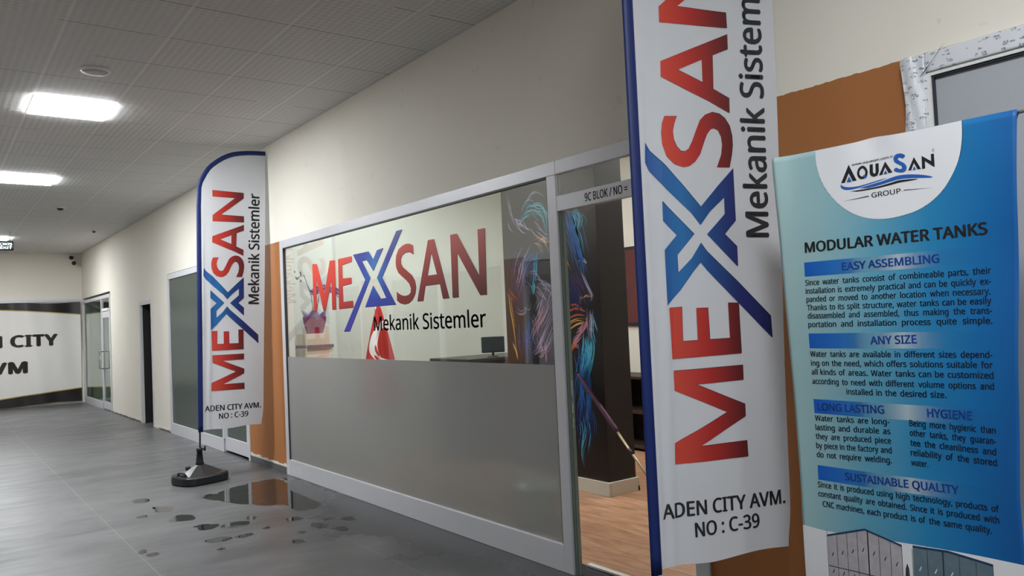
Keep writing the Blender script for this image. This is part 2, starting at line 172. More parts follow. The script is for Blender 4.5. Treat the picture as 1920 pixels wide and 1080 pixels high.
# 2-D shapes: polygons (with holes) -> bmesh in the x/z plane, cut into strips so they can follow a cloth
def poly_bm(polys, holes=()):
    cu = bpy.data.curves.new('outline', 'CURVE'); cu.dimensions = '2D'; cu.fill_mode = 'BOTH'
    for pl in list(polys)+list(holes):
        sp = cu.splines.new('POLY'); sp.points.add(len(pl)-1)
        for i, (a, b) in enumerate(pl): sp.points[i].co = (a, b, 0, 1)
        sp.use_cyclic_u = True
    return curve_bm(cu)
def curve_bm(cu):
    o = bpy.data.objects.new('tmp', cu); C.objects.link(o)
    dg = bpy.context.evaluated_depsgraph_get(); dg.update()
    me = bpy.data.meshes.new_from_object(o.evaluated_get(dg), depsgraph=dg)
    bm = bmesh.new(); bm.from_mesh(me)
    bpy.data.meshes.remove(me); bpy.data.objects.remove(o); bpy.data.curves.remove(cu)
    return bm
GLYPH = {",":[215,[[154,84,146,55,136,23,124,-10,111,-42,85,-103,33,-103,41,-72,49,-38,63,31,68,63,73,93,148,93]]],"-":[258,[[32,184,32,246,226,246,226,184]]],".":[215,[[58,43,61,69,72,85,88,94,107,97,126,94,142,85,153,69,157,43,153,18,142,2,126,-8,107,-11,88,-8,72,2,61,18]]],"/":[298,[[290,573,77,0,8,0,221,573]]],"2":[459,[[417,0,38,0,38,59,188,210,228,251,261,287,287,320,306,353,318,387,322,424,315,466,294,496,261,514,221,520,181,517,147,506,115,489,83,466,45,513,68,531,94,548,122,561,153,572,186,578,221,581,270,576,313,562,347,540,372,510,388,472,394,428,389,385,375,344,353,305,324,267,288,227,247,185,128,67,128,64,417,64]]],"3":[459,[[395,439,392,403,381,372,363,347,340,326,310,311,277,302,277,298,337,283,379,255,405,214,413,163,407,116,390,74,360,40,318,14,283,2,241,-6,193,-8,150,-6,110,-1,72,8,36,23,36,89,74,73,114,61,155,54,194,51,260,59,305,81,331,117,339,164,335,197,320,223,297,242,265,255,226,263,179,265,123,265,123,326,180,326,223,329,259,339,286,356,307,377,319,404,323,434,316,471,295,498,262,516,219,521,190,520,164,515,140,508,117,498,96,487,75,473,39,521,73,544,115,563,163,576,218,581,273,576,317,563,352,540,384,495]]],"9":[459,[[417,328,415,279,410,231,401,183,387,139,366,99,340,63,306,33,265,11,214,-3,154,-8,137,-8,117,-6,97,-4,82,0,82,60,97,56,115,53,134,50,152,50,204,54,245,68,278,90,303,118,322,153,334,192,342,235,346,281,341,281,327,263,310,247,290,233,266,223,237,216,204,214,158,219,118,235,85,260,61,294,45,336,40,387,46,443,63,491,90,529,127,557,171,575,223,581,262,577,299,565,332,545,361,518,384,483,402,439,413,388],[223,521,178,513,142,488,118,447,110,388,117,339,137,301,171,277,220,269,256,273,286,285,311,303,330,325,342,349,346,374,344,400,338,426,328,451,315,474,298,493,277,508,252,518]]],":":[215,[[58,43,61,69,72,85,88,94,107,97,126,94,142,85,153,69,157,43,153,18,142,2,126,-8,107,-11,88,-8,72,2,61,18],[58,387,61,412,72,429,88,438,107,441,126,438,142,429,153,412,157,387,153,362,142,345,126,335,107,332,88,335,72,345,61,362]]],"=":[459,[[45,334,45,391,412,391,412,334],[45,174,45,231,412,231,412,174]]],"A":[512,[[437,0,368,177,141,177,73,0,0,0,224,575,289,575,512,0],[282,415,274,438,263,473,255,500,247,468,238,438,230,415,165,241,346,241]]],"B":[521,[[241,573,307,569,361,558,404,541,434,515,453,478,459,431,456,399,446,371,431,347,409,328,382,313,350,304,350,300,384,292,415,279,441,261,461,236,474,203,478,163,472,115,454,74,425,42,385,19,337,5,279,0,78,0,78,573],[256,329,318,335,357,352,377,382,384,423,376,463,351,490,308,506,245,511,150,511,150,329],[150,269,150,61,265,61,330,68,371,91,394,125,401,168,398,197,388,221,370,241,344,256,307,266,260,269]]],"C":[507,[[323,517,280,513,241,502,206,482,178,456,155,423,139,383,129,337,125,286,128,241,135,200,147,164,175,117,213,83,262,62,322,55,359,57,394,62,427,69,460,78,460,15,427,5,393,-2,356,-7,312,-8,257,-4,208,8,166,28,130,56,101,90,78,131,62,178,52,230,49,287,51,329,57,369,67,406,89,456,120,499,159,534,206,559,261,575,324,581,367,578,409,572,448,561,482,547,453,486,425,497,394,508,360,515]]],"D":[585,[[536,292,533,231,521,177,501,131,474,91,439,58,399,33,351,15,297,4,237,0,78,0,78,573,254,573,309,569,359,558,404,540,443,516,476,484,502,446,521,401,533,350],[460,289,457,337,449,379,435,415,404,457,361,487,308,505,244,511,150,511,150,62,228,62,299,68,357,87,402,119,434,164,454,220]]],"E":[446,[[398,0,78,0,78,573,398,573,398,509,150,509,150,330,383,330,383,268,150,268,150,63,398,63]]],"G":[584,[[326,302,524,302,524,22,478,8,431,-1,380,-6,323,-8,267,-4,217,8,173,28,136,55,105,89,81,130,63,176,52,229,49,286,53,343,65,395,84,442,111,482,145,517,186,544,233,564,286,577,346,581,392,578,437,572,478,561,516,547,489,484,457,497,421,508,382,515,342,517,298,514,259,505,225,489,181,455,150,409,136,373,127,332,124,286,127,243,134,202,146,166,175,119,216,84,251,68,292,58,340,55,375,56,404,59,429,63,452,68,452,238,326,238]]],"H":[594,[[516,0,443,0,443,267,150,267,150,0,78,0,78,573,150,573,150,330,443,330,443,573,516,573]]],"I":[272,[[239,0,32,0,32,42,99,57,99,515,32,531,32,573,239,573,239,531,172,515,172,57,239,42]]],"J":[219,[[-3,-152,-21,-152,-37,-150,-51,-146,-63,-142,-63,-81,-35,-87,-20,-88,-5,-89,15,-87,33,-81,50,-70,63,-53,71,-29,74,3,74,573,146,573,146,9,141,-42,128,-82,105,-113,75,-135,39,-148]]],"K":[496,[[496,0,411,0,209,273,150,222,150,0,78,0,78,573,150,573,150,290,199,345,249,399,403,573,488,573,261,323]]],"L":[420,[[78,0,78,573,150,573,150,64,400,64,400,0]]],"M":[727,[[330,0,142,502,139,502,142,461,144,407,144,347,144,0,78,0,78,573,184,573,361,103,364,103,544,573,650,573,650,0,578,0,578,352,579,408,581,460,584,501,581,501,390,0]]],"N":[609,[[532,0,447,0,141,476,138,476,141,432,143,378,144,349,144,320,144,0,78,0,78,573,161,573,467,99,470,99,468,137,466,193,464,249,464,573,532,573]]],"O":[626,[[577,287,576,244,570,204,561,166,540,116,510,73,473,38,428,13,375,-3,314,-8,251,-3,196,13,151,39,114,73,85,116,65,167,56,204,51,245,49,288,52,344,62,396,78,442,100,482,130,517,166,545,208,565,258,577,314,581,369,577,417,565,459,545,495,517,524,483,547,442,564,396,574,344],[125,287,127,241,134,200,145,163,171,117,207,83,255,62,314,55,373,62,420,83,456,117,481,163,492,200,499,241,501,287,496,354,481,411,456,457,421,491,373,511,314,518,255,511,207,490,171,457,145,411,134,374,127,333]]],"P":[485,[[229,573,297,568,352,553,393,528,421,495,439,454,444,404,441,370,433,336,417,306,395,278,364,255,324,238,275,227,216,223,150,223,150,0,78,0,78,573],[223,511,150,511,150,285,208,285,258,288,298,296,330,311,352,334,365,363,370,401,361,449,334,484,289,504]]],"Q":[626,[[577,287,575,242,569,200,559,160,535,108,503,64,461,30,411,6,548,-136,444,-136,334,-7,324,-8,314,-8,251,-3,196,13,151,39,114,73,85,116,65,167,56,204,51,245,49,288,52,344,62,396,78,442,100,482,130,517,166,545,208,565,258,577,314,581,369,577,417,565,459,545,495,517,524,483,547,442,564,396,574,344],[125,287,127,241,134,200,145,163,171,117,207,83,255,62,314,55,373,62,420,83,456,117,481,163,492,200,499,241,501,287,496,354,481,411,456,457,421,491,373,511,314,518,255,511,207,490,171,457,145,411,134,374,127,333]]],"R":[499,[[236,573,301,568,353,555,393,532,422,500,439,460,444,410,440,368,427,334,408,306,385,285,358,269,330,257,487,0,403,0,264,237,150,237,150,0,78,0,78,573],[232,510,150,510,150,298,236,298,296,304,338,325,362,359,370,407,366,440,355,467,336,486,310,500,275,507]]],"S":[440,[[403,153,396,106,378,66,348,35,307,11,257,-3,198,-8,167,-7,137,-5,109,-1,83,4,61,11,41,19,41,88,73,76,113,65,156,57,201,55,240,57,273,66,298,79,316,98,327,120,330,147,327,173,318,194,302,213,277,230,242,247,196,265,161,279,131,294,106,311,85,330,69,351,57,375,50,403,48,435,54,477,71,513,99,542,136,563,180,576,231,581,276,578,318,572,355,562,389,549,366,487,336,499,302,508,266,515,229,517,196,515,169,507,148,494,133,478,124,457,121,434,124,407,133,386,149,367,172,351,204,335,246,318,293,299,332,279,362,255,385,228,398,194]]],"T":[446,[[259,0,187,0,187,509,8,509,8,573,437,573,437,509,259,509]]],"U":[586,[[513,202,507,146,489,95,459,52,416,20,380,4,338,-5,290,-8,225,-2,171,18,128,50,97,93,78,144,72,204,72,573,144,573,144,201,154,139,182,93,228,64,294,55,342,59,379,73,407,96,427,126,438,161,442,202,442,573,513,573]]],"V":[481,[[481,573,277,0,204,0,0,573,75,573,204,205,213,182,220,160,231,119,241,80,250,119,262,161,277,207,405,573]]],"W":[746,[[735,573,583,0,510,0,399,375,389,410,380,443,373,471,370,488,367,471,361,443,352,409,342,373,234,0,161,0,10,573,85,573,174,223,183,186,190,151,196,118,201,87,206,119,213,154,222,191,232,227,333,573,407,573,512,225,523,187,532,151,538,117,544,87,547,107,550,129,560,175,572,224,660,573]]],"X":[470,[[467,0,385,0,233,249,79,0,3,0,193,298,15,573,95,573,236,348,377,573,453,573,276,300]]],"Y":[454,[[227,291,376,573,454,573,263,222,263,0,191,0,191,219,0,573,79,573]]],"Z":[459,[[427,0,30,0,30,55,332,508,40,508,40,573,419,573,419,518,118,64,427,64]]],"a":[450,[[231,437,279,433,318,422,347,403,376,358,385,293,385,0,334,0,320,61,317,61,298,40,279,22,258,9,234,-1,206,-6,172,-8,136,-5,103,6,75,23,55,48,41,80,37,119,50,176,87,219,127,238,179,251,243,257,316,259,316,285,310,330,293,359,265,375,227,380,194,378,163,370,133,359,106,347,84,400,115,414,151,426,190,434],[252,208,184,200,141,182,118,155,110,119,115,87,132,66,157,53,188,49,238,56,279,79,306,117,315,172,315,210]]],"b":[493,[[139,461,138,435,138,410,135,373,139,373,161,398,189,419,226,432,272,437,322,431,365,412,401,381,428,338,444,283,449,215,447,168,439,127,427,91,400,48,365,17,322,-2,272,-8,226,-3,189,10,161,31,139,55,133,55,119,0,68,0,68,609,139,609],[260,379,219,374,188,361,165,339,150,308,142,268,139,217,139,214,142,165,150,125,165,93,202,61,261,51,312,61,348,93,363,126,373,166,376,216,373,265,363,306,348,338,311,368]]],"c":[385,[[241,-8,187,-2,139,15,99,45,69,87,55,123,47,165,44,213,47,262,56,305,71,342,102,385,142,415,191,432,245,438,278,436,309,431,336,424,358,415,337,356,316,363,292,370,267,374,244,376,204,371,172,358,148,335,131,303,120,263,117,213,120,166,131,126,148,94,172,71,202,58,240,53,273,55,302,60,328,68,351,78,351,15,328,5,304,-2,275,-7]]],"d":[493,[[221,-8,171,-2,128,17,92,48,65,91,49,146,44,214,49,282,66,338,93,381,128,413,171,432,221,438,253,436,280,429,303,420,323,407,340,391,354,374,359,374,356,405,355,424,354,438,354,609,425,609,425,0,368,0,358,58,354,58,340,40,323,24,303,11,279,1,252,-6],[232,51,290,60,328,88,348,135,355,200,355,213,352,263,343,304,329,336,291,369,231,379,181,368,146,334,130,300,120,260,117,213,120,165,130,125,146,93,181,61]]],"e":[452,[[234,438,286,432,329,414,364,385,390,346,406,299,411,244,411,201,117,201,127,137,154,90,197,62,254,52,293,54,327,60,359,69,392,82,392,20,359,8,327,-1,292,-6,251,-8,194,-2,143,17,101,48,70,91,56,126,47,167,44,212,47,257,55,297,68,333,96,378,134,411,181,431],[233,380,188,372,154,348,130,309,119,257,338,257,335,292,326,322,312,346,292,364,266,376]]],"f":[276,[[266,375,158,375,158,0,87,0,87,375,12,375,12,408,87,432,87,457,92,507,104,547,124,577,152,597,186,609,227,613,252,612,274,609,294,604,310,599,292,544,262,552,245,555,228,556,197,550,175,532,162,502,158,458,158,430,266,430]]],"g":[493,[[221,438,261,434,297,422,329,402,355,373,359,373,369,430,425,430,425,-7,420,-63,404,-109,378,-146,341,-172,293,-187,233,-192,188,-191,147,-186,110,-177,78,-165,78,-100,111,-114,149,-125,191,-132,237,-134,286,-126,324,-101,347,-63,355,-13,355,4,356,32,358,57,354,57,329,28,299,8,263,-4,221,-8,170,-2,126,18,91,51,65,95,49,149,44,214,49,278,65,332,91,377,126,411,169,431],[230,379,197,374,169,359,147,336,130,303,120,262,117,213,120,165,130,124,146,92,182,60,232,50,262,52,288,58,309,69,326,85,340,105,349,131,354,161,356,197,356,214,353,267,343,309,326,340,302,362,270,374]]],"h":[496,[[139,431,138,399,135,370,140,370,155,391,174,407,196,420,221,429,247,435,273,437,321,433,360,421,391,400,413,370,426,330,431,280,431,0,361,0,361,275,355,321,338,353,308,372,265,379,222,374,189,360,166,338,150,308,142,269,139,222,139,0,68,0,68,609,139,609]]],"i":[207,[[139,430,139,0,68,0,68,430],[104,591,119,588,133,580,142,566,145,546,142,526,133,512,119,504,104,501,88,504,75,512,66,526,63,546,66,566,75,580,88,588]]],"j":[207,[[18,-192,-1,-192,-18,-190,-32,-187,-44,-183,-44,-126,-19,-132,-6,-133,9,-134,32,-130,51,-120,64,-100,68,-67,68,430,139,430,139,-64,136,-101,126,-133,110,-159,87,-177,56,-189],[63,546,66,566,75,580,88,588,104,591,119,588,133,580,142,566,145,546,142,526,133,512,119,504,104,501,88,504,75,512,66,526]]],"k":[428,[[138,291,137,257,135,221,138,221,152,240,172,264,189,285,326,430,409,430,235,246,421,0,336,0,187,200,138,158,138,0,68,0,68,609,138,609]]],"l":[207,[[139,0,68,0,68,609,139,609]]],"m":[750,[[540,438,603,429,649,401,669,371,681,330,685,280,685,0,615,0,615,277,610,321,594,353,567,372,528,379,474,369,438,342,418,298,411,237,411,0,342,0,342,277,339,308,332,333,320,353,303,367,281,376,253,379,215,374,185,360,164,338,150,308,141,269,139,223,139,0,68,0,68,430,125,430,136,371,140,371,155,392,173,409,194,422,217,431,241,436,266,438,312,433,349,420,378,398,398,366,402,366,427,398,461,420,499,433]]],"n":[496,[[275,438,322,434,361,421,391,401,413,371,426,330,431,280,431,0,361,0,361,275,355,321,338,353,308,372,265,379,204,368,166,338,146,289,139,223,139,0,68,0,68,430,125,430,136,371,140,371,156,392,175,409,198,422,222,431,248,436]]],"o":[485,[[442,216,438,165,428,121,411,82,388,51,359,25,324,7,285,-4,241,-8,200,-4,163,7,129,25,100,51,77,82,59,121,48,165,44,216,47,261,55,301,68,336,97,380,137,412,186,431,244,438,299,431,347,412,387,380,417,336,431,301,439,261],[117,216,120,169,130,128,147,95,172,71,203,56,243,51,282,56,314,71,339,95,356,128,366,169,369,216,365,263,355,303,338,335,314,359,282,374,242,379,185,368,147,335,130,303,120,263]]],"p":[493,[[273,438,322,432,365,413,401,383,428,339,444,284,449,216,447,170,439,129,427,93,401,49,365,17,322,-2,272,-8,241,-6,213,1,190,11,170,24,153,38,139,55,134,55,137,20,138,1,139,-16,139,-192,68,-192,68,430,126,430,136,371,139,371,153,389,170,405,189,419,213,429,240,436],[260,379,221,374,190,362,167,342,152,313,142,275,139,229,139,216,142,167,150,126,165,93,188,70,220,55,261,51,297,56,326,72,348,98,364,131,373,171,376,217,373,262,363,302,348,334,311,367]]],"q":[493,[[354,-9,355,25,356,43,358,58,354,58,332,32,303,11,266,-3,219,-8,170,-2,128,17,93,48,66,91,49,146,44,214,47,261,54,302,67,338,93,381,129,413,172,432,221,438,267,433,304,419,333,397,355,371,358,371,369,430,425,430,425,-192,354,-192],[233,51,272,55,304,67,327,87,342,116,352,153,355,199,355,213,352,263,343,305,328,337,290,369,231,379,181,368,145,334,130,300,120,260,117,213,120,165,130,126,146,93,182,61]]],"r":[331,[[269,438,295,437,308,435,319,433,310,368,287,372,275,373,264,374,240,371,217,363,195,351,176,334,161,313,149,289,141,261,139,229,139,0,68,0,68,430,126,430,134,351,137,351,152,374,170,395,191,413,214,426,240,435]]],"s":[384,[[348,119,343,80,327,49,302,24,268,6,226,-4,176,-8,135,-6,99,-1,68,8,42,19,42,83,70,71,104,60,141,52,178,49,224,53,256,66,274,86,280,112,278,128,271,141,259,154,239,167,212,180,174,196,135,212,103,228,76,245,57,266,45,292,41,324,52,372,85,408,118,425,157,435,202,438,240,436,275,430,308,421,339,409,315,353,287,363,258,372,228,378,197,380,159,377,131,366,114,350,108,328,111,312,119,298,133,286,154,274,182,261,219,246,257,231,289,215,314,197,333,176,344,150]]],"t":[289,[[212,50,228,50,245,53,260,55,272,59,272,5,258,0,240,-4,219,-7,200,-8,167,-5,138,4,112,20,91,44,78,79,74,125,74,375,13,375,13,409,75,437,103,528,144,528,144,430,269,430,269,375,144,375,144,127,149,93,163,69,185,54]]],"u":[496,[[427,430,427,0,370,0,359,57,356,57,340,36,321,20,298,8,273,-1,247,-6,220,-8,173,-4,134,8,103,29,81,59,68,99,63,148,63,430,135,430,135,153,141,108,158,76,188,57,230,51,273,55,306,69,330,91,345,121,354,160,357,206,357,430]]],"v":[407,[[163,0,0,430,75,430,167,176,180,137,193,96,198,78,201,63,204,63,214,96,227,138,241,176,332,430,407,430,244,0]]],"w":[630,[[346,243,336,276,328,308,321,335,316,357,313,357,308,335,302,307,294,275,284,242,207,1,127,1,9,431,82,431,141,201,153,154,163,109,167,90,169,73,172,73,178,97,185,128,193,160,201,188,277,431,354,431,428,188,440,149,451,109,455,90,457,74,460,74,463,89,466,108,477,153,489,201,549,431,621,431,502,1,419,1]]],"x":[424,[[170,220,22,430,102,430,213,268,322,430,402,430,253,220,410,0,330,0,213,172,94,0,14,0]]],"y":[409,[[1,430,76,430,169,185,184,144,196,105,201,86,205,68,209,68,215,91,224,121,245,186,333,430,409,430,224,-59,207,-97,188,-130,165,-156,138,-176,106,-188,67,-192,49,-192,34,-190,9,-186,9,-130,30,-133,43,-134,56,-135,79,-132,99,-126,116,-114,130,-99,142,-80,152,-59,174,-2]]],"z":[377,[[346,0,31,0,31,47,262,375,45,375,45,430,340,430,340,377,112,55,346,55]]],"Ç":[507,[[323,517,280,513,241,502,206,482,178,456,155,423,139,383,129,337,125,286,128,241,135,200,147,164,175,117,213,83,262,62,322,55,359,57,394,62,427,69,460,78,460,15,427,5,393,-2,356,-7,312,-8,257,-4,208,8,166,28,130,56,101,90,78,131,62,178,52,230,49,287,51,329,57,369,67,406,89,456,120,499,159,534,206,559,261,575,324,581,367,578,409,572,448,561,482,547,453,486,425,497,394,508,360,515],[379,-111,372,-146,350,-171,313,-187,261,-192,249,-192,238,-191,221,-188,221,-144,240,-147,263,-148,288,-146,307,-141,319,-130,322,-113,317,-95,301,-83,278,-74,249,-69,284,0,330,0,310,-43,328,-48,345,-55,359,-65,370,-77,377,-92]]],"Ş":[440,[[403,153,396,106,378,66,348,35,307,11,257,-3,198,-8,167,-7,137,-5,109,-1,83,4,61,11,41,19,41,88,73,76,113,65,156,57,201,55,240,57,273,66,298,79,316,98,327,120,330,147,327,173,318,194,302,213,277,230,242,247,196,265,161,279,131,294,106,311,85,330,69,351,57,375,50,403,48,435,54,477,71,513,99,542,136,563,180,576,231,581,276,578,318,572,355,562,389,549,366,487,336,499,302,508,266,515,229,517,196,515,169,507,148,494,133,478,124,457,121,434,124,407,133,386,149,367,172,351,204,335,246,318,293,299,332,279,362,255,385,228,398,194],[285,-111,278,-146,256,-171,219,-187,167,-192,155,-192,144,-191,127,-188,127,-144,146,-147,169,-148,195,-146,213,-141,225,-130,229,-113,223,-95,207,-83,184,-74,156,-69,190,0,237,0,216,-43,234,-48,251,-55,265,-65,276,-77,283,-92]]]}
SPACE = round(.364*max(GLYPH['H'][1][0][1::2]))
def text_bm(s, bold=0.0, space=1.0, res=3):
    """letter outlines drawn as polygons (advance and contours in thousandths)"""
    polys = []; x = 0
    for ch in s:
        if ch == ' ' or ch not in GLYPH: x += SPACE; continue
        adv, cs = GLYPH[ch]
        for c in cs: polys.append([((x+c[k])/1000, c[k+1]/1000) for k in range(0, len(c), 2)])
        x += adv*space
    bm = poly_bm(polys)
    if bold:      # heavier strokes: the outline laid again a little to each side
        me = bpy.data.meshes.new('t'); bm.to_mesh(me); bm.free(); bm = bmesh.new()
        for dx, dy in ((-bold, 0), (bold, 0), (0, bold*.6), (0, -bold*.6)):
            t = bmesh.new(); t.from_mesh(me); bmesh.ops.translate(t, verts=t.verts, vec=(dx, dy, 0)); join(bm, t)
        bpy.data.meshes.remove(me)
    return bm
_cap = {}
def cap_h(bold):
    if bold not in _cap:
        b = text_bm('H', bold); _cap[bold] = (min(v.co.y for v in b.verts), max(v.co.y for v in b.verts)); b.free()
    return _cap[bold]
def text_fit(s, p0, p1, cap, bold=.02, space=1.0, vertical=False):
    """text whose ink runs from p0 to p1 along the baseline, cap height given; 2-D x/z coordinates"""
    bm = text_bm(s, bold, space)
    x0 = min(v.co.x for v in bm.verts); x1 = max(v.co.x for v in bm.verts); b0, b1 = cap_h(bold)
    L = math.hypot(p1[0]-p0[0], p1[1]-p0[1]); ux, uy = (p1[0]-p0[0])/L, (p1[1]-p0[1])/L
    for v in bm.verts:
        a = (v.co.x-x0)/(x1-x0)*L; h = (v.co.y-b0)/(b1-b0)*cap
        v.co = (p0[0]+ux*a-uy*h, p0[1]+uy*a+ux*h, 0)
    return bm
def justify(s, p0, p1, cap, bold, spacing=1.0):
    """words spread between p0 and p1 like justified print"""
    words = s.split(' '); k = None; parts = []; b0, b1 = cap_h(bold); sc = cap/(b1-b0)
    for wd in words:
        b = text_bm(wd, bold); x0 = min(v.co.x for v in b.verts); x1 = max(v.co.x for v in b.verts); parts.append((b, x0, x1))
    L = math.hypot(p1[0]-p0[0], p1[1]-p0[1]); W = sum(x1-x0 for _, x0, x1 in parts); n = max(1, len(words)-1)
    sx = min(sc*1.08, (L*.86)/W if n else L/W) if len(words) > 1 else L/W
    gap = (L - W*sx)/n if len(words) > 1 else 0
    ux, uy = (p1[0]-p0[0])/L, (p1[1]-p0[1])/L; out = bmesh.new(); cur = 0
    for b, x0, x1 in parts:
        for v in b.verts:
            a = cur + (v.co.x-x0)*sx; h = (v.co.y-b0)*sc
            v.co = (p0[0]+ux*a-uy*h, p0[1]+uy*a+ux*h, 0)
        join(out, b); cur += (x1-x0)*sx + gap
    return out
def join(dst, src):
    me = bpy.data.meshes.new('t'); src.to_mesh(me); src.free(); dst.from_mesh(me); bpy.data.meshes.remove(me)
def cut(bm, axis, lo, hi, step):
    x = lo
    no = (1, 0, 0) if axis == 0 else (0, 1, 0)
    while x < hi:
        bmesh.ops.bisect_plane(bm, geom=list(bm.verts)+list(bm.edges)+list(bm.faces), plane_co=(x, x, 0), plane_no=no, dist=1e-6)
        x += step
def warp(bm, fn, cx=None, cz=None):
    if cx: cut(bm, 0, *cx)
    if cz: cut(bm, 1, *cz)
    for v in bm.verts: v.co = fn(v.co.x, v.co.y)
    return bm

# ------------------------------------------------------------ materials
M = {}
def wallmat():
    n = N('cream_wall_paint'); f = n.noise(.8, 5, .6); f2 = n.noise(9, 4)
    c = n.mix(f, rgb(224, 219, 207), rgb(233, 229, 218)); c = n.mix(n.math('MULTIPLY', n.math('GREATER_THAN', f2, .70), .25), c, rgb(190, 184, 170))
    n.base(c); n.set(.75, 0, .3); n.bump(n.noise(60, 4), .08, .003); return n.m
M['wall'] = wallmat()
M['opposite'] = M['wall']
M['shopwall'] = plain('pale_grey_green_paint', rgb(208, 214, 206), .75, 0, .3, .02, 2)
def brown():
    n = N('brown_wall_paint'); f = n.noise(1.6, 5, .6, stretch=(1, 1, .4)); f2 = n.noise(14, 4)
    c = n.mix(f, rgb(154, 97, 54), rgb(170, 112, 64)); c = n.mix(n.math('MULTIPLY', n.math('GREATER_THAN', f2, .71), .3), c, rgb(206, 160, 120))
    n.base(c); n.set(.6, 0, .35); n.bump(n.noise(60, 4), .08, .003); return n.m
M['brown'] = brown()
def ceilmat():
    n = N('grid_ceiling'); x, y, z = n.xyz()
    T = .6
    u = n.math('FRACT', n.math('DIVIDE', n.math('SUBTRACT', x, 2.535-6*T), T))
    v = n.math('FRACT', n.math('DIVIDE', n.math('SUBTRACT', y, 4.247-20*T), T))
    def near(t, wdt):   # 1 close to a grid line
        d = n.math('MINIMUM', t, n.math('SUBTRACT', 1.0, t)); return n.math('LESS_THAN', d, wdt)
    bar_u = n.math('MULTIPLY', near(u, .015), n.math('MULTIPLY_ADD', n.noise(1.1, 3), 1.1, .1)); bar_v = near(v, .010)
    gap = n.math('MULTIPLY', n.math('LESS_THAN', v, .018), n.math('GREATER_THAN', n.noise(1.3, 2), .42))
    # pressed dimple pattern, stronger on some tiles
    ux = n.math('SINE', n.math('MULTIPLY', n.math('ADD', u, v), 2*PI*6)); vx = n.math('SINE', n.math('MULTIPLY', n.math('SUBTRACT', u, v), 2*PI*6))
    dim = n.math('MULTIPLY', ux, vx)
    fx = n.math('FLOOR', n.math('DIVIDE', n.math('SUBTRACT', x, 2.535-6*T), T)); fy = n.math('FLOOR', n.math('DIVIDE', n.math('SUBTRACT', y, 4.247-20*T), T))
    cell = n.add('ShaderNodeCombineXYZ', ins={0: fx, 1: fy, 2: 0.0}).outputs[0]
    wn = n.add('ShaderNodeTexWhiteNoise', noise_dimensions='3D', ins={0: cell}).outputs[0]
    c = n.mix(wn, rgb(218, 217, 214), rgb(228, 227, 224))
    c = n.mix(n.math('MULTIPLY', n.math('ADD', n.math('MULTIPLY', dim, .5), .5), n.math('MULTIPLY_ADD', wn, .38, .22)), c, rgb(172, 173, 170))
    c = n.mix(n.math('MULTIPLY', gap, .75), c, rgb(70, 68, 64)); c = n.mix(bar_u, c, rgb(236, 234, 230)); c = n.mix(n.math('MULTIPLY', bar_v, .35), c, rgb(230, 228, 224))
    n.base(c); n.set(.65, 0, .3)
    n.bump(n.math('ADD', n.math('MULTIPLY', dim, .4), n.math('MULTIPLY', bar_u, 1.5)), .25, .004); return n.m
M['ceil'] = ceilmat()
def floormat():
    n = N('grey_stone_tiles'); x, y, z = n.xyz(); T = 1.2
    def line(c, off, wd):
        t = n.math('FRACT', n.math('DIVIDE', n.math('SUBTRACT', c, off), T)); d = n.math('MINIMUM', t, n.math('SUBTRACT', 1.0, t)); return n.math('LESS_THAN', d, wd)
    lx = line(x, 1.155-6, .0026); ly = line(y, 6.3-12, .0020)
    cl = n.noise(1.1, 6, .62, stretch=(.6, 1.6, 1)); fine = n.noise(16, 5, .7); pat = n.noise(4.5, 5, .6, stretch=(.4, 1.5, 1))
    c = n.ramp(cl, [(.3, rgb(80, 80, 81)), (.52, rgb(98, 98, 100)), (.72, rgb(112, 111, 112))])
    c = n.mix(n.math('MULTIPLY', fine, .3), c, rgb(74, 74, 75))
    c = n.mix(n.math('MULTIPLY', n.math('GREATER_THAN', n.noise(45, 2), .74), .35), c, rgb(150, 148, 145))
    c = n.mix(n.math('MULTIPLY', lx, n.math('MULTIPLY_ADD', n.noise(2.2, 3), .9, .1)), c, rgb(165, 163, 158)); c = n.mix(n.math('MULTIPLY', ly, .35), c, rgb(62, 62, 62))
    # damp, dirty strip in front of the glazed shop front
    damp = n.math('SUBTRACT', n.math('MULTIPLY', n.math('SUBTRACT', x, 1.45), .72), n.math('MULTIPLY', n.math('ABSOLUTE', n.math('SUBTRACT', y, 5.3)), .20))
    damp = n.math('ADD', damp, n.math('MULTIPLY', n.math('SUBTRACT', n.noise(1.7, 6, .65), .5), 1.6))
    dm = n.ramp(damp, [(0, (0, 0, 0)), (.75, (1, 1, 1))])
    c = n.mix(n.math('MULTIPLY', dm, .78), c, rgb(44, 44, 45))
    n.base(c); n.set(n.mix(dm, n.ramp(pat, [(.3, (.30,)*3), (.7, (.50,)*3)]), (.26, .26, .26, 1)), 0, .45)
    n.bump(n.math('SUBTRACT', n.math('MULTIPLY', fine, .15), n.math('MULTIPLY', lx, .5)), .12, .004); return n.m
M['floor'] = floormat()
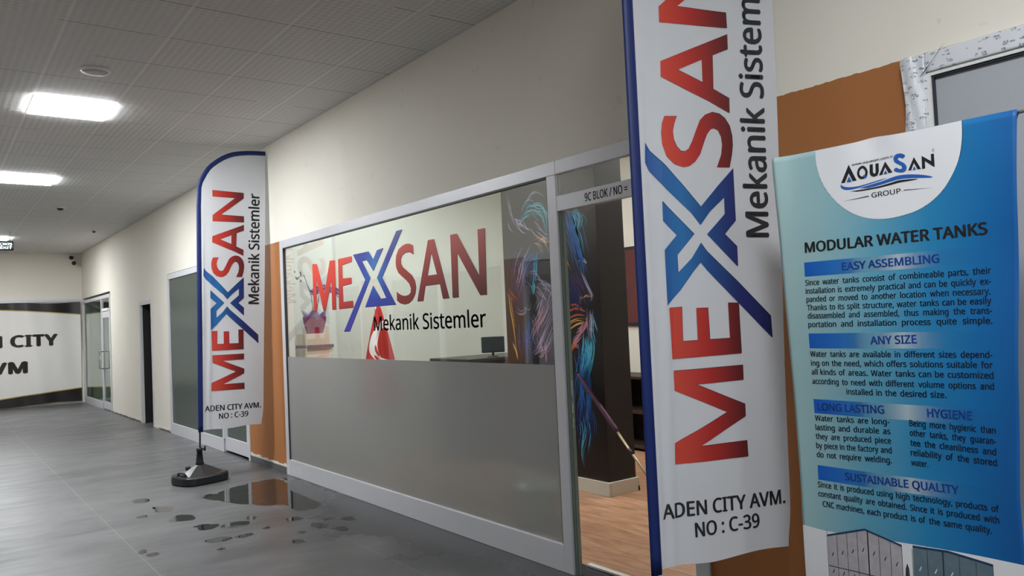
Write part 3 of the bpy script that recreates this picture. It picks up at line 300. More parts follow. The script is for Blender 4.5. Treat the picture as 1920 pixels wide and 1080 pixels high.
def woodfloor():
    n = N('wood_laminate'); x, y, z = n.xyz()
    row = n.math('FLOOR', n.math('DIVIDE', x, .19)); wn = n.add('ShaderNodeTexWhiteNoise', noise_dimensions='1D', ins={'W': row}).outputs[0]
    fr = n.math('FRACT', n.math('DIVIDE', x, .19)); ln = n.math('LESS_THAN', fr, .02)
    yy = n.math('FRACT', n.math('DIVIDE', n.math('ADD', y, n.math('MULTIPLY', wn, 1.2)), 1.2)); l2 = n.math('LESS_THAN', yy, .003)
    g = n.noise(5, 6, .6, stretch=(6, .7, 1))
    c = n.ramp(g, [(.3, rgb(150, 106, 78)), (.5, rgb(182, 138, 106)), (.7, rgb(204, 164, 132))])
    c = n.mix(n.math('MULTIPLY', wn, .35), c, rgb(160, 118, 90)); c = n.mix(n.math('MULTIPLY', n.math('MAXIMUM', ln, l2), .6), c, rgb(90, 62, 46))
    n.base(c); n.set(.38, 0, .45); return n.m
M['wood'] = woodfloor()
M['alu'] = plain('grey_aluminium_profile', rgb(204, 205, 210), .38, .12, .5, .03)
M['alu_dark'] = plain('green_grey_gasket_profile', rgb(120, 132, 126), .4, .2, .5, .03)
M['glass'] = glass_mat('clear_glass', (.97, .985, .975, 1))
M['glass_g'] = glass_mat('greenish_glass', (.78, .88, .82, 1), .07)
def frost(name, col, tcol, ref=.04):
    n = N(name); n.n.remove(n.p)
    f = n.noise(1.2, 3); d = n.add('ShaderNodeBsdfDiffuse', ins={0: n.mix(f, tuple(c*.94 for c in col[:3])+(1,), col)})
    t = n.add('ShaderNodeBsdfRefraction', ins={0: tcol, 'Roughness': .55, 'IOR': 1.02})
    m1 = n.add('ShaderNodeMixShader', ins={0: .55, 1: d.outputs[0], 2: t.outputs[0]})
    g = n.add('ShaderNodeBsdfGlossy', ins={0: (1, 1, 1, 1), 'Roughness': .22})
    m2 = n.add('ShaderNodeMixShader', ins={0: schlick(n, ref, .55), 1: m1.outputs[0], 2: g.outputs[0]})
    n.link(m2.outputs[0], n.out.inputs[0]); return n.m
M['frost'] = frost('frosted_film', rgb(198, 198, 196), rgb(200, 202, 198))
M['frost_d'] = frost('frosted_green_glass', rgb(105, 118, 110), rgb(120, 135, 125))
def emis(name, col, st):
    n = N(name); n.n.remove(n.p); e = n.add('ShaderNodeEmission', ins={0: col, 1: st}); n.link(e.outputs[0], n.out.inputs[0]); return n.m
M['lamp'] = emis('lit_led_panel', (.95, .98, 1, 1), LAMP)
M['lamp_in'] = emis('lit_shop_panel', (1, 1, 1, 1), LAMP_IN)
M['lamp_dim'] = emis('dimmer_led_panel', (.95, .98, 1, 1), LAMP_NEAR)
M['white_pl'] = plain('white_plastic', rgb(225, 225, 222), .4)
M['black_pl'] = plain('black_plastic', rgb(28, 29, 31), .38, 0, .5, .15, 20, .1)
M['black'] = plain('black_paint', rgb(20, 18, 18), .5)
M['pole'] = plain('black_pole', rgb(22, 24, 30), .35)
M['steel'] = plain('brushed_steel', rgb(190, 190, 190), .25, .9)
def clothmat():
    n = N('white_polyester'); n.base(n.mix(n.noise(2, 4), rgb(193, 196, 200), rgb(205, 207, 211))); n.set(.55, 0, .3)
    n.bump(n.noise(5, 3, .5, stretch=(1, 1, .5)), .25, .01)
    t = n.add('ShaderNodeBsdfTranslucent', ins={0: rgb(225, 226, 230)})
    m = n.add('ShaderNodeMixShader', ins={0: .18, 1: n.p.outputs[0], 2: t.outputs[0]}); n.link(m.outputs[0], n.out.inputs[0]); return n.m
M['cloth'] = clothmat()
M['sleeve'] = plain('blue_sleeve_fabric', rgb(12, 34, 94), .5, 0, .4, .12, 30)
M['ghost'] = plain('print_seen_from_behind', rgb(160, 164, 168), .6)
M['ink'] = plain('black_print', rgb(28, 30, 34), .5, var=.03)
M['edge_red'] = plain('dark_red_print_edge', rgb(70, 16, 14), .5)
M['edge_blue'] = plain('dark_blue_print_edge', rgb(14, 22, 70), .5)
def grad(name, axis, a, b, stops):
    n = N(name); o = n.xyz()[axis]; f = n.math('DIVIDE', n.math('SUBTRACT', o, a), b-a); n.base(n.ramp(f, stops)); n.set(.45, 0, .4); return n.m
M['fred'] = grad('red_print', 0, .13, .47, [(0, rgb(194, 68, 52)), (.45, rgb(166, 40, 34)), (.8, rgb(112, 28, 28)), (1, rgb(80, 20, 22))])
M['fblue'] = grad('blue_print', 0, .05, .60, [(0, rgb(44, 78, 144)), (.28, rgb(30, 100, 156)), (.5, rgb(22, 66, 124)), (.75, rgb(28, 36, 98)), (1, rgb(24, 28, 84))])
def glassred():
    n = N('red_sticker'); x, y, z = n.xyz()
    f = n.math('ADD', n.math('MULTIPLY', n.math('SUBTRACT', 7.2, y), .16), n.math('MULTIPLY', n.math('SUBTRACT', 2.1, z), 1.15))
    n.base(n.ramp(f, [(0, rgb(236, 82, 62)), (.3, rgb(222, 66, 50)), (.55, rgb(184, 50, 42)), (.85, rgb(128, 28, 26)), (1, rgb(84, 16, 16))])); n.set(.4); return n.m
M['gred'] = glassred()
def glassblue():
    n = N('blue_sticker'); p = n.add('ShaderNodeVectorMath', operation='DISTANCE', ins={0: n.coord(), 1: (2.98, 5.84, 1.93)}).outputs['Value']
    n.base(n.ramp(p, [(0, rgb(36, 140, 206)), (.10, rgb(36, 110, 200)), (.24, rgb(36, 60, 176)), (.5, rgb(56, 58, 160))])); n.set(.4); return n.m
M['gblue'] = glassblue()
def puddle_mat():
    n = N('standing_water'); n.n.remove(n.p)
    t = n.add('ShaderNodeBsdfTransparent', ins={0: rgb(160, 160, 158)}); g = n.add('ShaderNodeBsdfGlossy', ins={0: (1, 1, 1, 1), 'Roughness': .03})
    b = n.add('ShaderNodeBump', ins={'Height': n.noise(6, 2), 'Strength': .06, 'Distance': .01}); n.link(b.outputs[0], g.inputs['Normal'])
    mx = n.add('ShaderNodeMixShader', ins={0: schlick(n, .02), 1: t.outputs[0], 2: g.outputs[0]}); n.link(mx.outputs[0], n.out.inputs[0]); return n.m
M['water'] = puddle_mat()

# ------------------------------------------------------------ structure
def slab(*b): return BM(*b)
floor = struct('floor', BM((XL-.2, XW+.16, YF, YB+.2, -.1, 0)), M['floor'])
struct('floor_shop', BM((XW+.16, XS+.2, YF, YB+.2, -.1, .004)), M['wood'])
struct('ceiling', BM((XL-.2, XS+.2, YF, YB+.2, CEIL, CEIL+.12)), M['ceil'])
T = XW+.12
def band(y0, y1, z0, z1=CEIL): return (XW, T, y0, y1, z0, z1)
wr = struct('wall_right', BM(band(YF, YB, 2.4), band(1.428, 2.5, 0, 2.4), band(7.945, 9.08, 0, 2.4), band(12.68, 13.74, 0, 2.4), band(13.74, 14.66, 2.07, 2.4),
     band(14.66, 17.28, 0, 2.4), band(20.62, YB, 0, 2.4), band(YF, -2.2, 0, 2.4)), M['wall'])
for y0, y1, z in ((1.428, 2.5, 2.397), (7.945, 9.08, 2.4)):
    # a slightly ragged upper paint edge
    pl = [(y0, .075), (y1, .075)] + [(y1-(y1-y0)*i/24, z+random.uniform(-.004, .004)) for i in range(25)]
    pl = [(y0, .075), (y1, .075)] + [(y1-(y1-y0)*i/90, z+random.uniform(-.0022, .0022)) for i in range(91)]
    b = poly_bm([pl]); bmesh.ops.solidify
    for v in b.verts: v.co = (XW-.0015, v.co.x, v.co.y)
    o = obj('painted_band', b, M['brown'], wr); o['label'] = 'orange brown painted band of wall'
struct('wall_far', BM((XL, XW, YB, YB+.12, 0, CEIL)), M['wall'])
struct('wall_back', BM((XL-.12, XL, YB, YB+.12, 0, CEIL), (XS, XS+.12, YF, YB+.12, 0, CEIL)), M['wall'])
for i, y in enumerate((8.30, 13.05, 16.2)):
    struct('wall_partition', BM((T, XS, y, y+.16, .004, CEIL)), M['shopwall'])
struct('wall_partition', BM((T, XS, 1.0, 1.16, .004, CEIL)), M['wall'])
struct('wall_shop_end', BM((T, XS, YB, YB+.12, 0, CEIL)), M['wall'])
# opposite side of the corridor: cream above, shop fronts below
segs = [(-6, -4.8), (-.9, .2), (4.1, 5.2), (9.3, 9.75), (13.6, 14.7), (18.3, YB)]
wl = struct('wall_left', BM((XL-.12, XL, YF, YB, 2.4, CEIL), *[(XL-.12, XL, a, b, 0, 2.4) for a, b in segs]), M['opposite'])
for a, b in segs:
    o = obj('painted_band', BM((XL, XL+.002, a, b, .08, 2.4)), M['brown'], wl)
bl = struct('window_9')
obj('blind', BM((XL-.035, XL-.03, 8.25, 9.02, 0, 1.98)), plain('lilac_grey_blind', rgb(176, 164, 176), .7), bl)
obj('blind_box', BM((XL-.035, XL+.0, 8.2, 9.25, 1.98, 2.10)), plain('dark_blue_box', rgb(40, 44, 66), .5), bl)
obj('blind', BM((XL-.035, XL-.03, 8.25, 9.2, 2.10, 2.32)), plain('grey_blind', rgb(120, 112, 122), .7), bl)
gaps = [(segs[i][1], segs[i+1][0]) for i in range(len(segs)-1)]
for k, (a, b) in enumerate(gaps):
    w_ = struct('window_%d' % (k+5)); mid = (a+b)/2
    obj('frame', BM((XL-.07, XL+.01, a, a+.07, 0, 2.4), (XL-.07, XL+.01, b-.07, b, 0, 2.4), (XL-.07, XL+.01, a, b, 2.32, 2.4), (XL-.07, XL+.01, a, b, 0, .15),
        (XL-.07, XL+.01, mid-.04, mid+.04, 0, 2.4)), M['alu'], w_)
    obj('glass', BM((XL-.05, XL-.044, a+.05, b-.05, .12, 2.34)), M['glass_g'], w_)
    obj('dark_room', BM((XL-1.6, XL-1.5, a, b, 0, 2.5), (XL-1.6, XL-.12, a-.05, a, 0, 2.5), (XL-1.6, XL-.12, b, b+.05, 0, 2.5), (XL-1.6, XL-.12, a, b, 2.45, 2.5), (XL-1.6, XL-.12, a, b, -.05, .002)), plain('dark_room_paint', rgb(90, 82, 84), .8), w_)

# baseboards
M['plaster'] = plain('chipped_white_plaster', rgb(214, 212, 205), .9, 0, .2, .15, 30, .4)
M['skirt'] = plain('dark_grey_skirting_tile', rgb(84, 84, 86), .5, 0, .4, .1, 10)
struct('baseboard_right', BM((XW-.010, XW, 7.95, 9.07, 0, .07), (XW-.010, XW, 1.43, 2.49, 0, .07)), M['skirt'])
b = bmesh.new()
for y0, y1, zz in ((7.95, 9.07, .07), (12.69, 13.74, .0), (14.67, 17.27, .0)):
    n_ = int((y1-y0)/.04)
    for i in range(n_):
        ya = y0+(y1-y0)*i/n_; h_ = random.uniform(.01, .035) if zz else random.uniform(.02, .05)
        bx(b, XW-.006-random.random()*.006, XW, ya, ya+(y1-y0)/n_, zz, zz+h_)
struct('trim_1', b, M['plaster'])
b = bmesh.new()
for y0, y1 in ((14.67, 17.27), (12.69, 13.4)):
    for i in range(40):
        ya = y0+(y1-y0)*i/40; bx(b, XW-.014, XW-.001, ya, ya+(y1-y0)/40, 0, random.uniform(.012, .03))
struct('trim_2', b, M['skirt'])

# ------------------------------------------------------------ window_1: the big glazed shop front with the sticker lettering
FX0, FX1 = 2.968, 3.008
w1 = struct('window_1')
obj('frame', BM((FX0, FX1, 7.865, 7.945, 0, 2.4), (FX0, FX1, 3.49, 7.865, 2.318, 2.4), (FX0, FX1, 3.573, 7.865, 0, .158), (FX0, FX1, 3.49, 3.573, 0, 2.318), bev=.003), M['alu'], w1)
obj('gasket', BM((FX0+.004, FX0+.03, 7.855, 7.866, .158, 2.318), (FX0+.004, FX0+.03, 3.573, 3.58, .158, 2.318), (FX0+.002, FX0+.03, 3.58, 7.855, 2.308, 2.319)), plain('dark_gasket', rgb(50, 52, 52), .6), w1)
obj('glass', BM((2.986, 2.992, 3.58, 7.86, .16, 2.31)), M['glass'], w1)
b = BM((2.9845, 2.9855, 3.58, 7.858, .16, 1.203))
o = obj('frosted_film', b, M['frost'], w1); o['label'] = 'grey frosted lower film'
# worn sticker residue on the bottom rail
b = bmesh.new()
for i in range(60):
    cy, cz = 7.62+random.gauss(0, .10), .075+random.gauss(0, .030)
    if not .02 < cz < .14: continue
    rr = random.uniform(.008, .022); vs = [b.verts.new((FX0-.0006-random.random()*.0006, cy+rr*random.uniform(.6, 1.2)*math.cos(a*PI/3.5), cz+rr*random.uniform(.5, 1)*math.sin(a*PI/3.5))) for a in range(7)]
    b.faces.new(vs)
obj('paint_residue', b, plain('white_paint_smear', rgb(214, 214, 214), .8), w1)
# lettering
GX = 2.9838
def onglass(polys, m, name, holes=(), off=0.0, dy=0, dz=0):
    bm = poly_bm(polys, holes)
    for v in bm.verts: v.co = (GX-off, v.co.x+dy, v.co.y+dz)
    return bm
def sticker(name, keys, holes, m, em):
    for k in keys:
        hs = [D[h] for h in holes if h.startswith(k)]
        o = obj(name, onglass([D[k]], m, name, hs, .0006), m, w1); obj('letter_edge', onglass([D[k]], m, name, hs, 0, -.006, -.004), em, o)
    return o
sticker('red_letter', ['gM', 'gE', 'gS', 'gA', 'gN'], ['gAh'], M['gred'], M['edge_red'])
sticker('blue_letter_half', ['gX1', 'gX2'], [], M['gblue'], M['edge_blue'])
b = text_fit('Mekanik Sistemler', (0, 0), (1, 0), 1, .016)
for v in b.verts: v.co = (GX-.0004, 5.902-v.co.x*1.622, 1.4385+v.co.y*.118)
obj('black_lettering', b, M['ink'], w1)['label'] = 'black words Mekanik Sistemler'

# ------------------------------------------------------------ door_1: doorway beside it, leaf swung inward
d1 = struct('door_1')
obj('door_frame', BM((FX0, FX1, 2.585, 3.49, 2.318, 2.4), (FX0, FX1, 2.5, 2.585, 0, 2.4), (FX0, FX1, 2.585, 3.49, 2.1, 2.19), bev=.003), M['alu'], d1)
obj('jamb', BM((FX0+.012, FX1+.012, 3.474, 3.489, 0, 2.1), (FX0+.022, FX1+.006, 3.468, 3.474, 0, 2.1)), M['alu_dark'], d1)
b = bmesh.new()
bx(b, FX1+.004, FX1+.028, 3.4605, 3.462, .86, 1.10)
obj('strike_plate', BM((FX0+.026, FX1-.004, 3.4665, 3.468, .84, 1.12)), M['steel'], d1); b.free()
for z0, z1 in ((.90, .93), (.98, 1.03)): obj('latch_hole', BM((FX0+.029, FX1-.007, 3.466, 3.4666, z0, z1)), M['black'], d1)
obj('transom_glass', BM((2.986, 2.992, 2.585, 3.49, 2.19, 2.318)), M['glass'], d1)
b = text_fit('9C BLOK / NO =', (0, 0), (1, 0), 1, .02)
for v in b.verts: v.co = (FX0-.0006, 3.243-v.co.x*.335, 2.122+v.co.y*.046)
obj('sign_lettering', b, M['ink'], d1)['label'] = 'black sign text 9C BLOK / NO ='
obj('threshold', BM((3.128, 3.165, 2.51, 3.56, .001, .016), bev=.003), M['white_pl'], d1)
lf = obj('door_leaf', BM((3.06, 3.98, 2.590, 2.63, .02, .16), (3.06, 3.98, 2.590, 2.63, 1.99, 2.08), (3.06, 3.13, 2.590, 2.63, .16, 1.99), (3.91, 3.98, 2.590, 2.63, .16, 1.99)), M['alu'], d1)
obj('leaf_glass', BM((3.13, 3.91, 2.607, 2.613, .16, 1.99)), M['glass_g'], lf)
b = bmesh.new(); tube(b, [(3.90, 2.63, .9), (3.90, 2.68, .9), (3.90, 2.68, 1.25), (3.90, 2.63, 1.25)], .012); obj('pull_handle', b, M['steel'], lf, True)

# ------------------------------------------------------------ window_2 : dark frosted shop front behind the far flag
w2 = struct('window_2')
obj('frame', BM((FX0, FX1, 12.60, 12.68, 0, 2.39), (FX0, FX1, 9.08, 12.60, 2.31, 2.39), (FX0, FX1, 10.06, 12.60, 0, .16), (FX0, FX1, 10.02, 10.10, .16, 2.31), (FX0, FX1, 9.08, 9.13, 0, 2.31), bev=.003), M['alu'], w2)
obj('frosted_glass', BM((2.986, 2.994, 10.10, 12.60, .16, 2.31)), M['frost_d'], w2)
lf = obj('door_leaf', BM((FX0+.006, FX1-.01, 9.14, 10.01, .03, .19), (FX0+.006, FX1-.01, 9.14, 10.01, 2.22, 2.30), (FX0+.006, FX1-.01, 9.14, 9.20, .19, 2.22), (FX0+.006, FX1-.01, 9.95, 10.01, .19, 2.22), bev=.003), M['alu'], w2)
obj('leaf_glass', BM((2.990, 2.996, 9.20, 9.95, .19, 2.22)), M['frost_d'], lf)

# door_2 : narrow doorway standing open on a dark room
d2 = struct('door_2')
obj('door_frame', BM((FX0, FX1, 14.56, 14.66, 0, 2.07), (FX0, FX1, 13.74, 13.80, 0, 2.07), (FX0, FX1, 13.80, 14.56, 2.0, 2.07), bev=.003), M['alu'], d2)
obj('reveal_shade', BM((FX1, T+.02, 14.56, 14.58, .005, 2.0), (FX1, T+.02, 14.58, 14.66, .005, 2.07)), M['black'], d2)  # black boards put the open doorway's darkness onto the cream wall reveal
lf = obj('door_leaf', BM((T+.02, T+.85, 14.50, 14.54, .02, 1.98), bev=.003), plain('dark_door_leaf', rgb(40, 34, 44), .5), d2)

# window_3 : clear shop front with door at the far end
w3 = struct('window_3')
obj('frame', BM((FX0, FX1, 20.54, 20.62, 0, 2.35), (FX0, FX1, 17.28, 20.54, 2.28, 2.35), (FX0, FX1, 18.25, 20.54, 0, .15), (FX0, FX1, 18.20, 18.27, .15, 2.28), (FX0, FX1, 17.28, 17.35, 0, 2.28), (FX0, FX1, 17.35, 18.20, 2.02, 2.07), bev=.003), M['alu'], w3)
obj('glass', BM((2.988, 2.994, 18.27, 20.54, .15, 2.28)), M['glass_g'], w3)
obj('transom_glass', BM((2.988, 2.994, 17.35, 18.20, 2.07, 2.28)), M['glass_g'], w3)
lf = obj('door_leaf', BM((FX0+.006, FX1-.01, 17.36, 18.19, .02, .17), (FX0+.006, FX1-.01, 17.36, 18.19, 1.88, 2.01), (FX0+.006, FX1-.01, 17.36, 17.43, .17, 1.88), (FX0+.006, FX1-.01, 18.12, 18.19, .17, 1.88), bev=.003), M['alu'], w3)
obj('leaf_glass', BM((2.988, 2.994, 17.43, 18.12, .17, 1.88)), M['glass_g'], lf)
b = bmesh.new()
tube(b, [(2.975, 18.10, .84), (2.90, 18.10, .84), (2.90, 18.10, 1.19), (2.975, 18.10, 1.19)], .014); tube(b, [(3.04, 18.10, .84), (3.12, 18.10, .84), (3.12, 18.10, 1.19), (3.04, 18.10, 1.19)], .014)
obj('pull_handle', b, M['steel'], lf, True)
obj('name_plate', BM((FX0-.003, FX0, 17.5, 18.1, 2.02, 2.075)), M['white_pl'], w3)

# window_4 : shop window at the right with protective film still on its frame
w4 = struct('window_4')
def filmmat():
    n = N('printed_protective_film'); x, y, z = n.xyz()
    v = n.add('ShaderNodeCombineXYZ', ins={0: y, 1: z, 2: 0.0}).outputs[0]
    v1 = n.add('ShaderNodeMapping', ins={0: v, 3: (34, 70, 1)}).outputs[0]
    vo = n.add('ShaderNodeTexVoronoi', ins={'Vector': v1, 'Scale': 1.0}); dots = n.math('LESS_THAN', vo.outputs['Distance'], .36)
    fine = n.noise(190, 3, .7, vec=v); mark = n.math('MULTIPLY', dots, n.math('GREATER_THAN', fine, .49))
    pick = n.math('GREATER_THAN', n.noise(14, 2, vec=v), .40)
    mark = n.math('MULTIPLY', mark, pick)
    red = n.math('GREATER_THAN', n.noise(6, 1, vec=v), .58)
    col = n.mix(red, rgb(88, 92, 102), rgb(168, 120, 122))
    n.base(n.mix(n.math('MULTIPLY', mark, .85), rgb(216, 219, 224), col)); n.set(.32, 0, .5); n.bump(n.noise(22, 4, .6, stretch=(1, 1, .4)), .45, .01); return n.m
M['film'] = filmmat()
b = bmesh.new(); bx(b, 2.945, 3.05, 1.352, 1.425, 0, 2.39, .006); bx(b, 2.945, 3.05, -2.2, 1.352, 2.318, 2.39, .006)
obj('frame', b, M['film'], w4)['label'] = 'frame under white printed protective film'
# the loose sheet: a crumpled strip wrapped round the frame's corner
b = bmesh.new(); rows = []
random.seed(11)
for i in range(41):
    z = 1.0+1.385*i/40; row = []
    for j in range(7):
        t = j/6; y = 1.432-.075*t+.008*math.sin(z*19+j)*(1-t)
        row.append(b.verts.new((2.938-.006*math.sin(z*23+j*1.7)-.010*math.sin(t*PI)-.003*random.random(), y, z)))
    rows.append(row)
for i in range(40):
    for j in range(6): b.faces.new((rows[i][j], rows[i][j+1], rows[i+1][j+1], rows[i+1][j]))
obj('loose_film', b, M['film'], w4, True)
b = bmesh.new()
vs = [b.verts.new(p) for p in ((2.934, 1.37, 2.30), (2.934, 1.35, 2.315), (2.932, 1.29, 2.385), (2.932, 1.275, 2.40), (2.934, 1.30, 2.372))]; b.faces.new(vs)
obj('film_tear', b, M['black'], w4)
obj('inner_bead', BM((2.955, 2.99, 1.338, 1.352, 0, 2.318), (2.955, 2.99, -2.2, 1.338, 2.304, 2.318)), M['white_pl'], w4)
obj('gasket', BM((2.962, 2.99, 1.330, 1.338, 0, 2.304), (2.962, 2.99, -2.2, 1.33, 2.296, 2.304)), plain('black_gasket', rgb(40, 46, 54), .5), w4)
obj('grey_panel', BM((2.975, 2.985, -2.2, 1.330, 0, 2.296)), plain('matt_grey_panel', rgb(168, 172, 178), .55, 0, .4, .03, 40), w4)

# ------------------------------------------------------------ ceiling lamps
LX0, LX1 = .735, 1.335
def lamp(y0, label, group='square ceiling lamps', m=None, x0=LX0, inside=False):
    t = thing('ceiling_lamp', label, 'ceiling lamp', (x0+.3, y0+.3, CEIL), group=None if inside else group)
    fr = BM((-.299, .299, -.299, -.292, -.005, -.0005), (-.299, .299, .292, .299, -.005, -.0005), (-.299, -.292, -.292, .292, -.005, -.0005), (.292, .299, -.292, .292, -.005, -.0005))
    obj('lamp_frame', fr, M['white_pl'], t)
    obj('diffuser', BM((-.291, .291, -.291, .291, -.015, -.003), bev=.004), m or M['lamp'], t); return t
lamp(7.247, 'lit square panel lamp in corridor ceiling, nearest to the round ceiling speaker')
lamp(10.847, 'lit square panel lamp, second along the corridor ceiling, cut by the left edge')
lamp(17.447, 'lit square panel lamp farthest down the corridor, just above the exit sign')
lamp(.047, 'lit square panel lamp overhead, outside the picture', m=M['lamp_dim'])
lamp(-3.553, 'lit square panel lamp behind the viewer, outside the picture', m=M['lamp_dim'])
lamp(4.2, 'lit panel lamp inside the shop near the mural pillar', m=M['lamp_in'], x0=5.2, inside=True)
lamp(6.6, 'lit panel lamp inside the shop above the counter', m=M['lamp_in'], x0=3.6, inside=True)
# ceiling fittings
t = thing('ceiling_speaker', 'round white flush speaker in the ceiling beside the nearest lit lamp', 'ceiling speaker', (1.042, 6.379, CEIL))
b = bmesh.new(); lathe(b, [(.10, -.0005), (.102, -.006), (.095, -.018), (.086, -.022)], 32); obj('rim', b, M['white_pl'], t, True)
b = bmesh.new(); lathe(b, [(.085, -.022), (.06, -.027), (.02, -.029)], 32); obj('grille', b, plain('white_mesh', rgb(200, 200, 198), .6, 0, .3, .3, 300), t, True)
def small_fit(name, x, y, lab, cat, r):
    t = thing(name, lab, cat, (x, y, CEIL))
    b = bmesh.new(); lathe(b, [(r, -.0005), (r*1.02, -.008), (r*.7, -.016)], 20); obj('ring', b, M['white_pl'], t, True)
    b = bmesh.new(); lathe(b, [(r*.65, -.016), (r*.6, -.03), (r*.3, -.045)], 16); obj('sensor', b, M['black_pl'], t, True)
small_fit('motion_detector', 1.669, 13.40, 'small round white sensor with dark centre on the corridor ceiling', 'sensor', .07)
small_fit('smoke_detector', 2.539, 16.11, 'tiny dark sensor on ceiling close to the right wall, far down the corridor', 'smoke detector', .045)

# ------------------------------------------------------------ cameras in the far corner
for (x, z, lab) in ((2.80, 3.375, 'upper small security camera in the far corner under the ceiling'), (2.85, 3.25, 'lower small security camera in the far corner under the ceiling')):
    t = thing('security_camera', lab, 'security camera', (x, YB, z))
    b = bmesh.new(); tube(b, [(0, 0, 0), (0, -.06, 0)], .045, 16); obj('mount', b, M['white_pl'], t, True)
    b = bmesh.new(); tube(b, [(0, -.05, -.01), (-.05, -.24, -.03)], .042, 16); obj('body', b, M['white_pl'], t, True)
    b = bmesh.new(); tube(b, [(-.05, -.239, -.03), (-.055, -.262, -.032)], .046, 16); obj('lens', b, M['black_pl'], t, True)

# ------------------------------------------------------------ exit sign
t = thing('exit_sign', 'green hanging exit sign with white running figure below the far ceiling lamp', 'exit sign', (1.06, 16.5, 3.10))
obj('box', BM((-.25, .25, -.018, .018, 0, .165), bev=.004), plain('dark_green_sign', rgb(14, 58, 52), .4), t)
b = bmesh.new()
for x in (-.2, .2): tube(b, [(x, 0, .165), (x, 0, CEIL-3.10)], .004, 8)
obj('suspension_rod', b, M['steel'], t)
sg = emis('lit_white_pictogram', (.75, .92, 1, 1), 1.1)
obj('pictogram_field', BM((-.24, .02, -.0195, -.0185, .015, .15)), sg, t)
gr = plain('sign_green', rgb(16, 80, 60), .5)
b = poly_bm([[(-.02+.016*math.cos(a*PI/6), .128+.014*math.sin(a*PI/6)) for a in range(12)], [(-.05, .11), (-.01, .112), (.015, .085), (.005, .08), (-.012, .095), (-.018, .07), (.012, .045), (.012, .022), (0, .022), (-.002, .04), (-.035, .06), (-.06, .03), (-.085, .03), (-.085, .04), (-.066, .042), (-.04, .075), (-.045, .096), (-.062, .09), (-.075, .07), (-.083, .076), (-.07, .1)]])
for v in b.verts: v.co = (v.co.x-.08, -.0202, v.co.y)
obj('running_figure', b, gr, t)
for s, z in (('ÇIKIŞ', .095), ('EXIT', .03)):
    b = text_fit(s, (.04, z), (.232, z), .042, .03)
    for v in b.verts: v.co = (v.co.x, -.0195, v.co.y)
    obj('sign_lettering', b, sg, t)

# ------------------------------------------------------------ far vinyl banner ADEN CITY AVM
ban = thing('vinyl_banner', 'wide white vinyl banner with black wavy borders covering the far wall', 'banner', (0, YB-.05, 0))
def bf(x, z, off=0): 
    a = .018*math.sin(x*5.1)+.012*math.sin(x*11+z*1.5)+ (.03*math.sin(z*3)*max(0, (x-2.5)))
    return Vector((x, -.02+a-off, z))
BL, BR = -.35, 2.93
def btop(x): return 2.325+.012*math.cos(x*4)
def bbot(x): return .045+.02*math.sin(x*3.3)
def gridsheet(x0, x1, zt, zb, f, nx=80, nz=30, off=0):
    b = bmesh.new(); R = []
    for i in range(nx+1):
        x = x0+(x1-x0)*i/nx; a, c = zb(x), zt(x); R.append([b.verts.new(f(x, a+(c-a)*j/nz, off)) for j in range(nz+1)])
    for i in range(nx):
        for j in range(nz): b.faces.new((R[i][j], R[i+1][j], R[i+1][j+1], R[i][j+1]))
    return b
vin = plain('white_vinyl', rgb(228, 226, 222), .35, 0, .5, .03); vbk = plain('black_vinyl_print', rgb(34, 28, 28), .3, 0, .5, .1); gold = plain('gold_print', rgb(190, 160, 100), .4)
sh = obj('sheet', gridsheet(BL, BR, btop, bbot, bf), vin, ban, True)
wt = lambda x: 2.20-.15*max(0, (x-1.2)/1.75)**1.3-.06*max(0, (.9-x)/1.2)
wb = lambda x: .19+.15*max(0, (x-1.2)/1.75)**.8+.1*max(0, (.9-x)/1.2)
obj('upper_border', gridsheet(BL, BR, btop, wt, bf, off=.003), vbk, ban, True)
obj('lower_border', gridsheet(BL, BR, wb, bbot, bf, off=.003), vbk, ban, True)
obj('gold_line', gridsheet(BL, BR, lambda x: wt(x), lambda x: wt(x)-.022, bf, nz=2, off=.0032), gold, ban, True)
obj('gold_line', gridsheet(BL, BR, lambda x: wb(x)+.022, lambda x: wb(x), bf, nz=2, off=.0032), gold, ban, True)
for s, x0, x1, z in (('ADEN CITY', .235, 2.466, 1.345), ('AVM', .85, 1.864, .757)):
    b = text_fit(s, (x0, z), (x1, z), .275, .05, 1.08); warp(b, lambda x, zz: bf(x, zz, .004), (0, 3, .06)); obj('black_lettering', b, vbk, ban)
fr = struct('trim_3', BM((XL, XW, YB-.03, YB, 2.34, 2.40)), M['alu'])

# ------------------------------------------------------------ feather flags
def left_of(z):
    A = [(0, 0), (0, 2.78), (.01, 2.97), (.04, 3.08), (.10, 3.197), (.19, 3.288), (.31, 3.353), (.42, 3.383), (.54, 3.397), (.70, 3.403)]
    for (s0, z0), (s1, z1) in zip(A, A[1:]):
        if z <= z1: return s0+(s1-s0)*(z-z0)/(z1-z0)
    return .70
def right_of(z): return .645+.055*(z-.5)/2.9 - .02*math.exp(-((z-.5)/.12)**2)
def cl(s, z, off=0.0):
    f = max(0, 1-(z-.5)/1.6)
    d = .006*math.sin(9*s+1.3*z) + .010*math.sin(22*s-1.1*z)*f*max(0, 1-s/.5) + .012*f*math.sin((s-.05)*5)
    d += -.010*math.exp(-((s-.10-.02*(z-.5))/.020)**2)*(1 if z < 1.3 else math.exp(-(z-1.3)*2)) - .006*math.exp(-((s-.055)/.012)**2)*(1 if z < 2.3 else math.exp(-(z-2.3)*2))
    d += .0025*math.exp(-((z-1.255)/.006)**2)*max(0, (s-.4)*4) + .0025*math.exp(-((z-.93)/.006)**2)*max(0, (s-.4)*4)
    e = max(0, s-.5)/.18; d += .012*e*e*math.sin(z*2.1)
    return Vector((s, d-off, z))
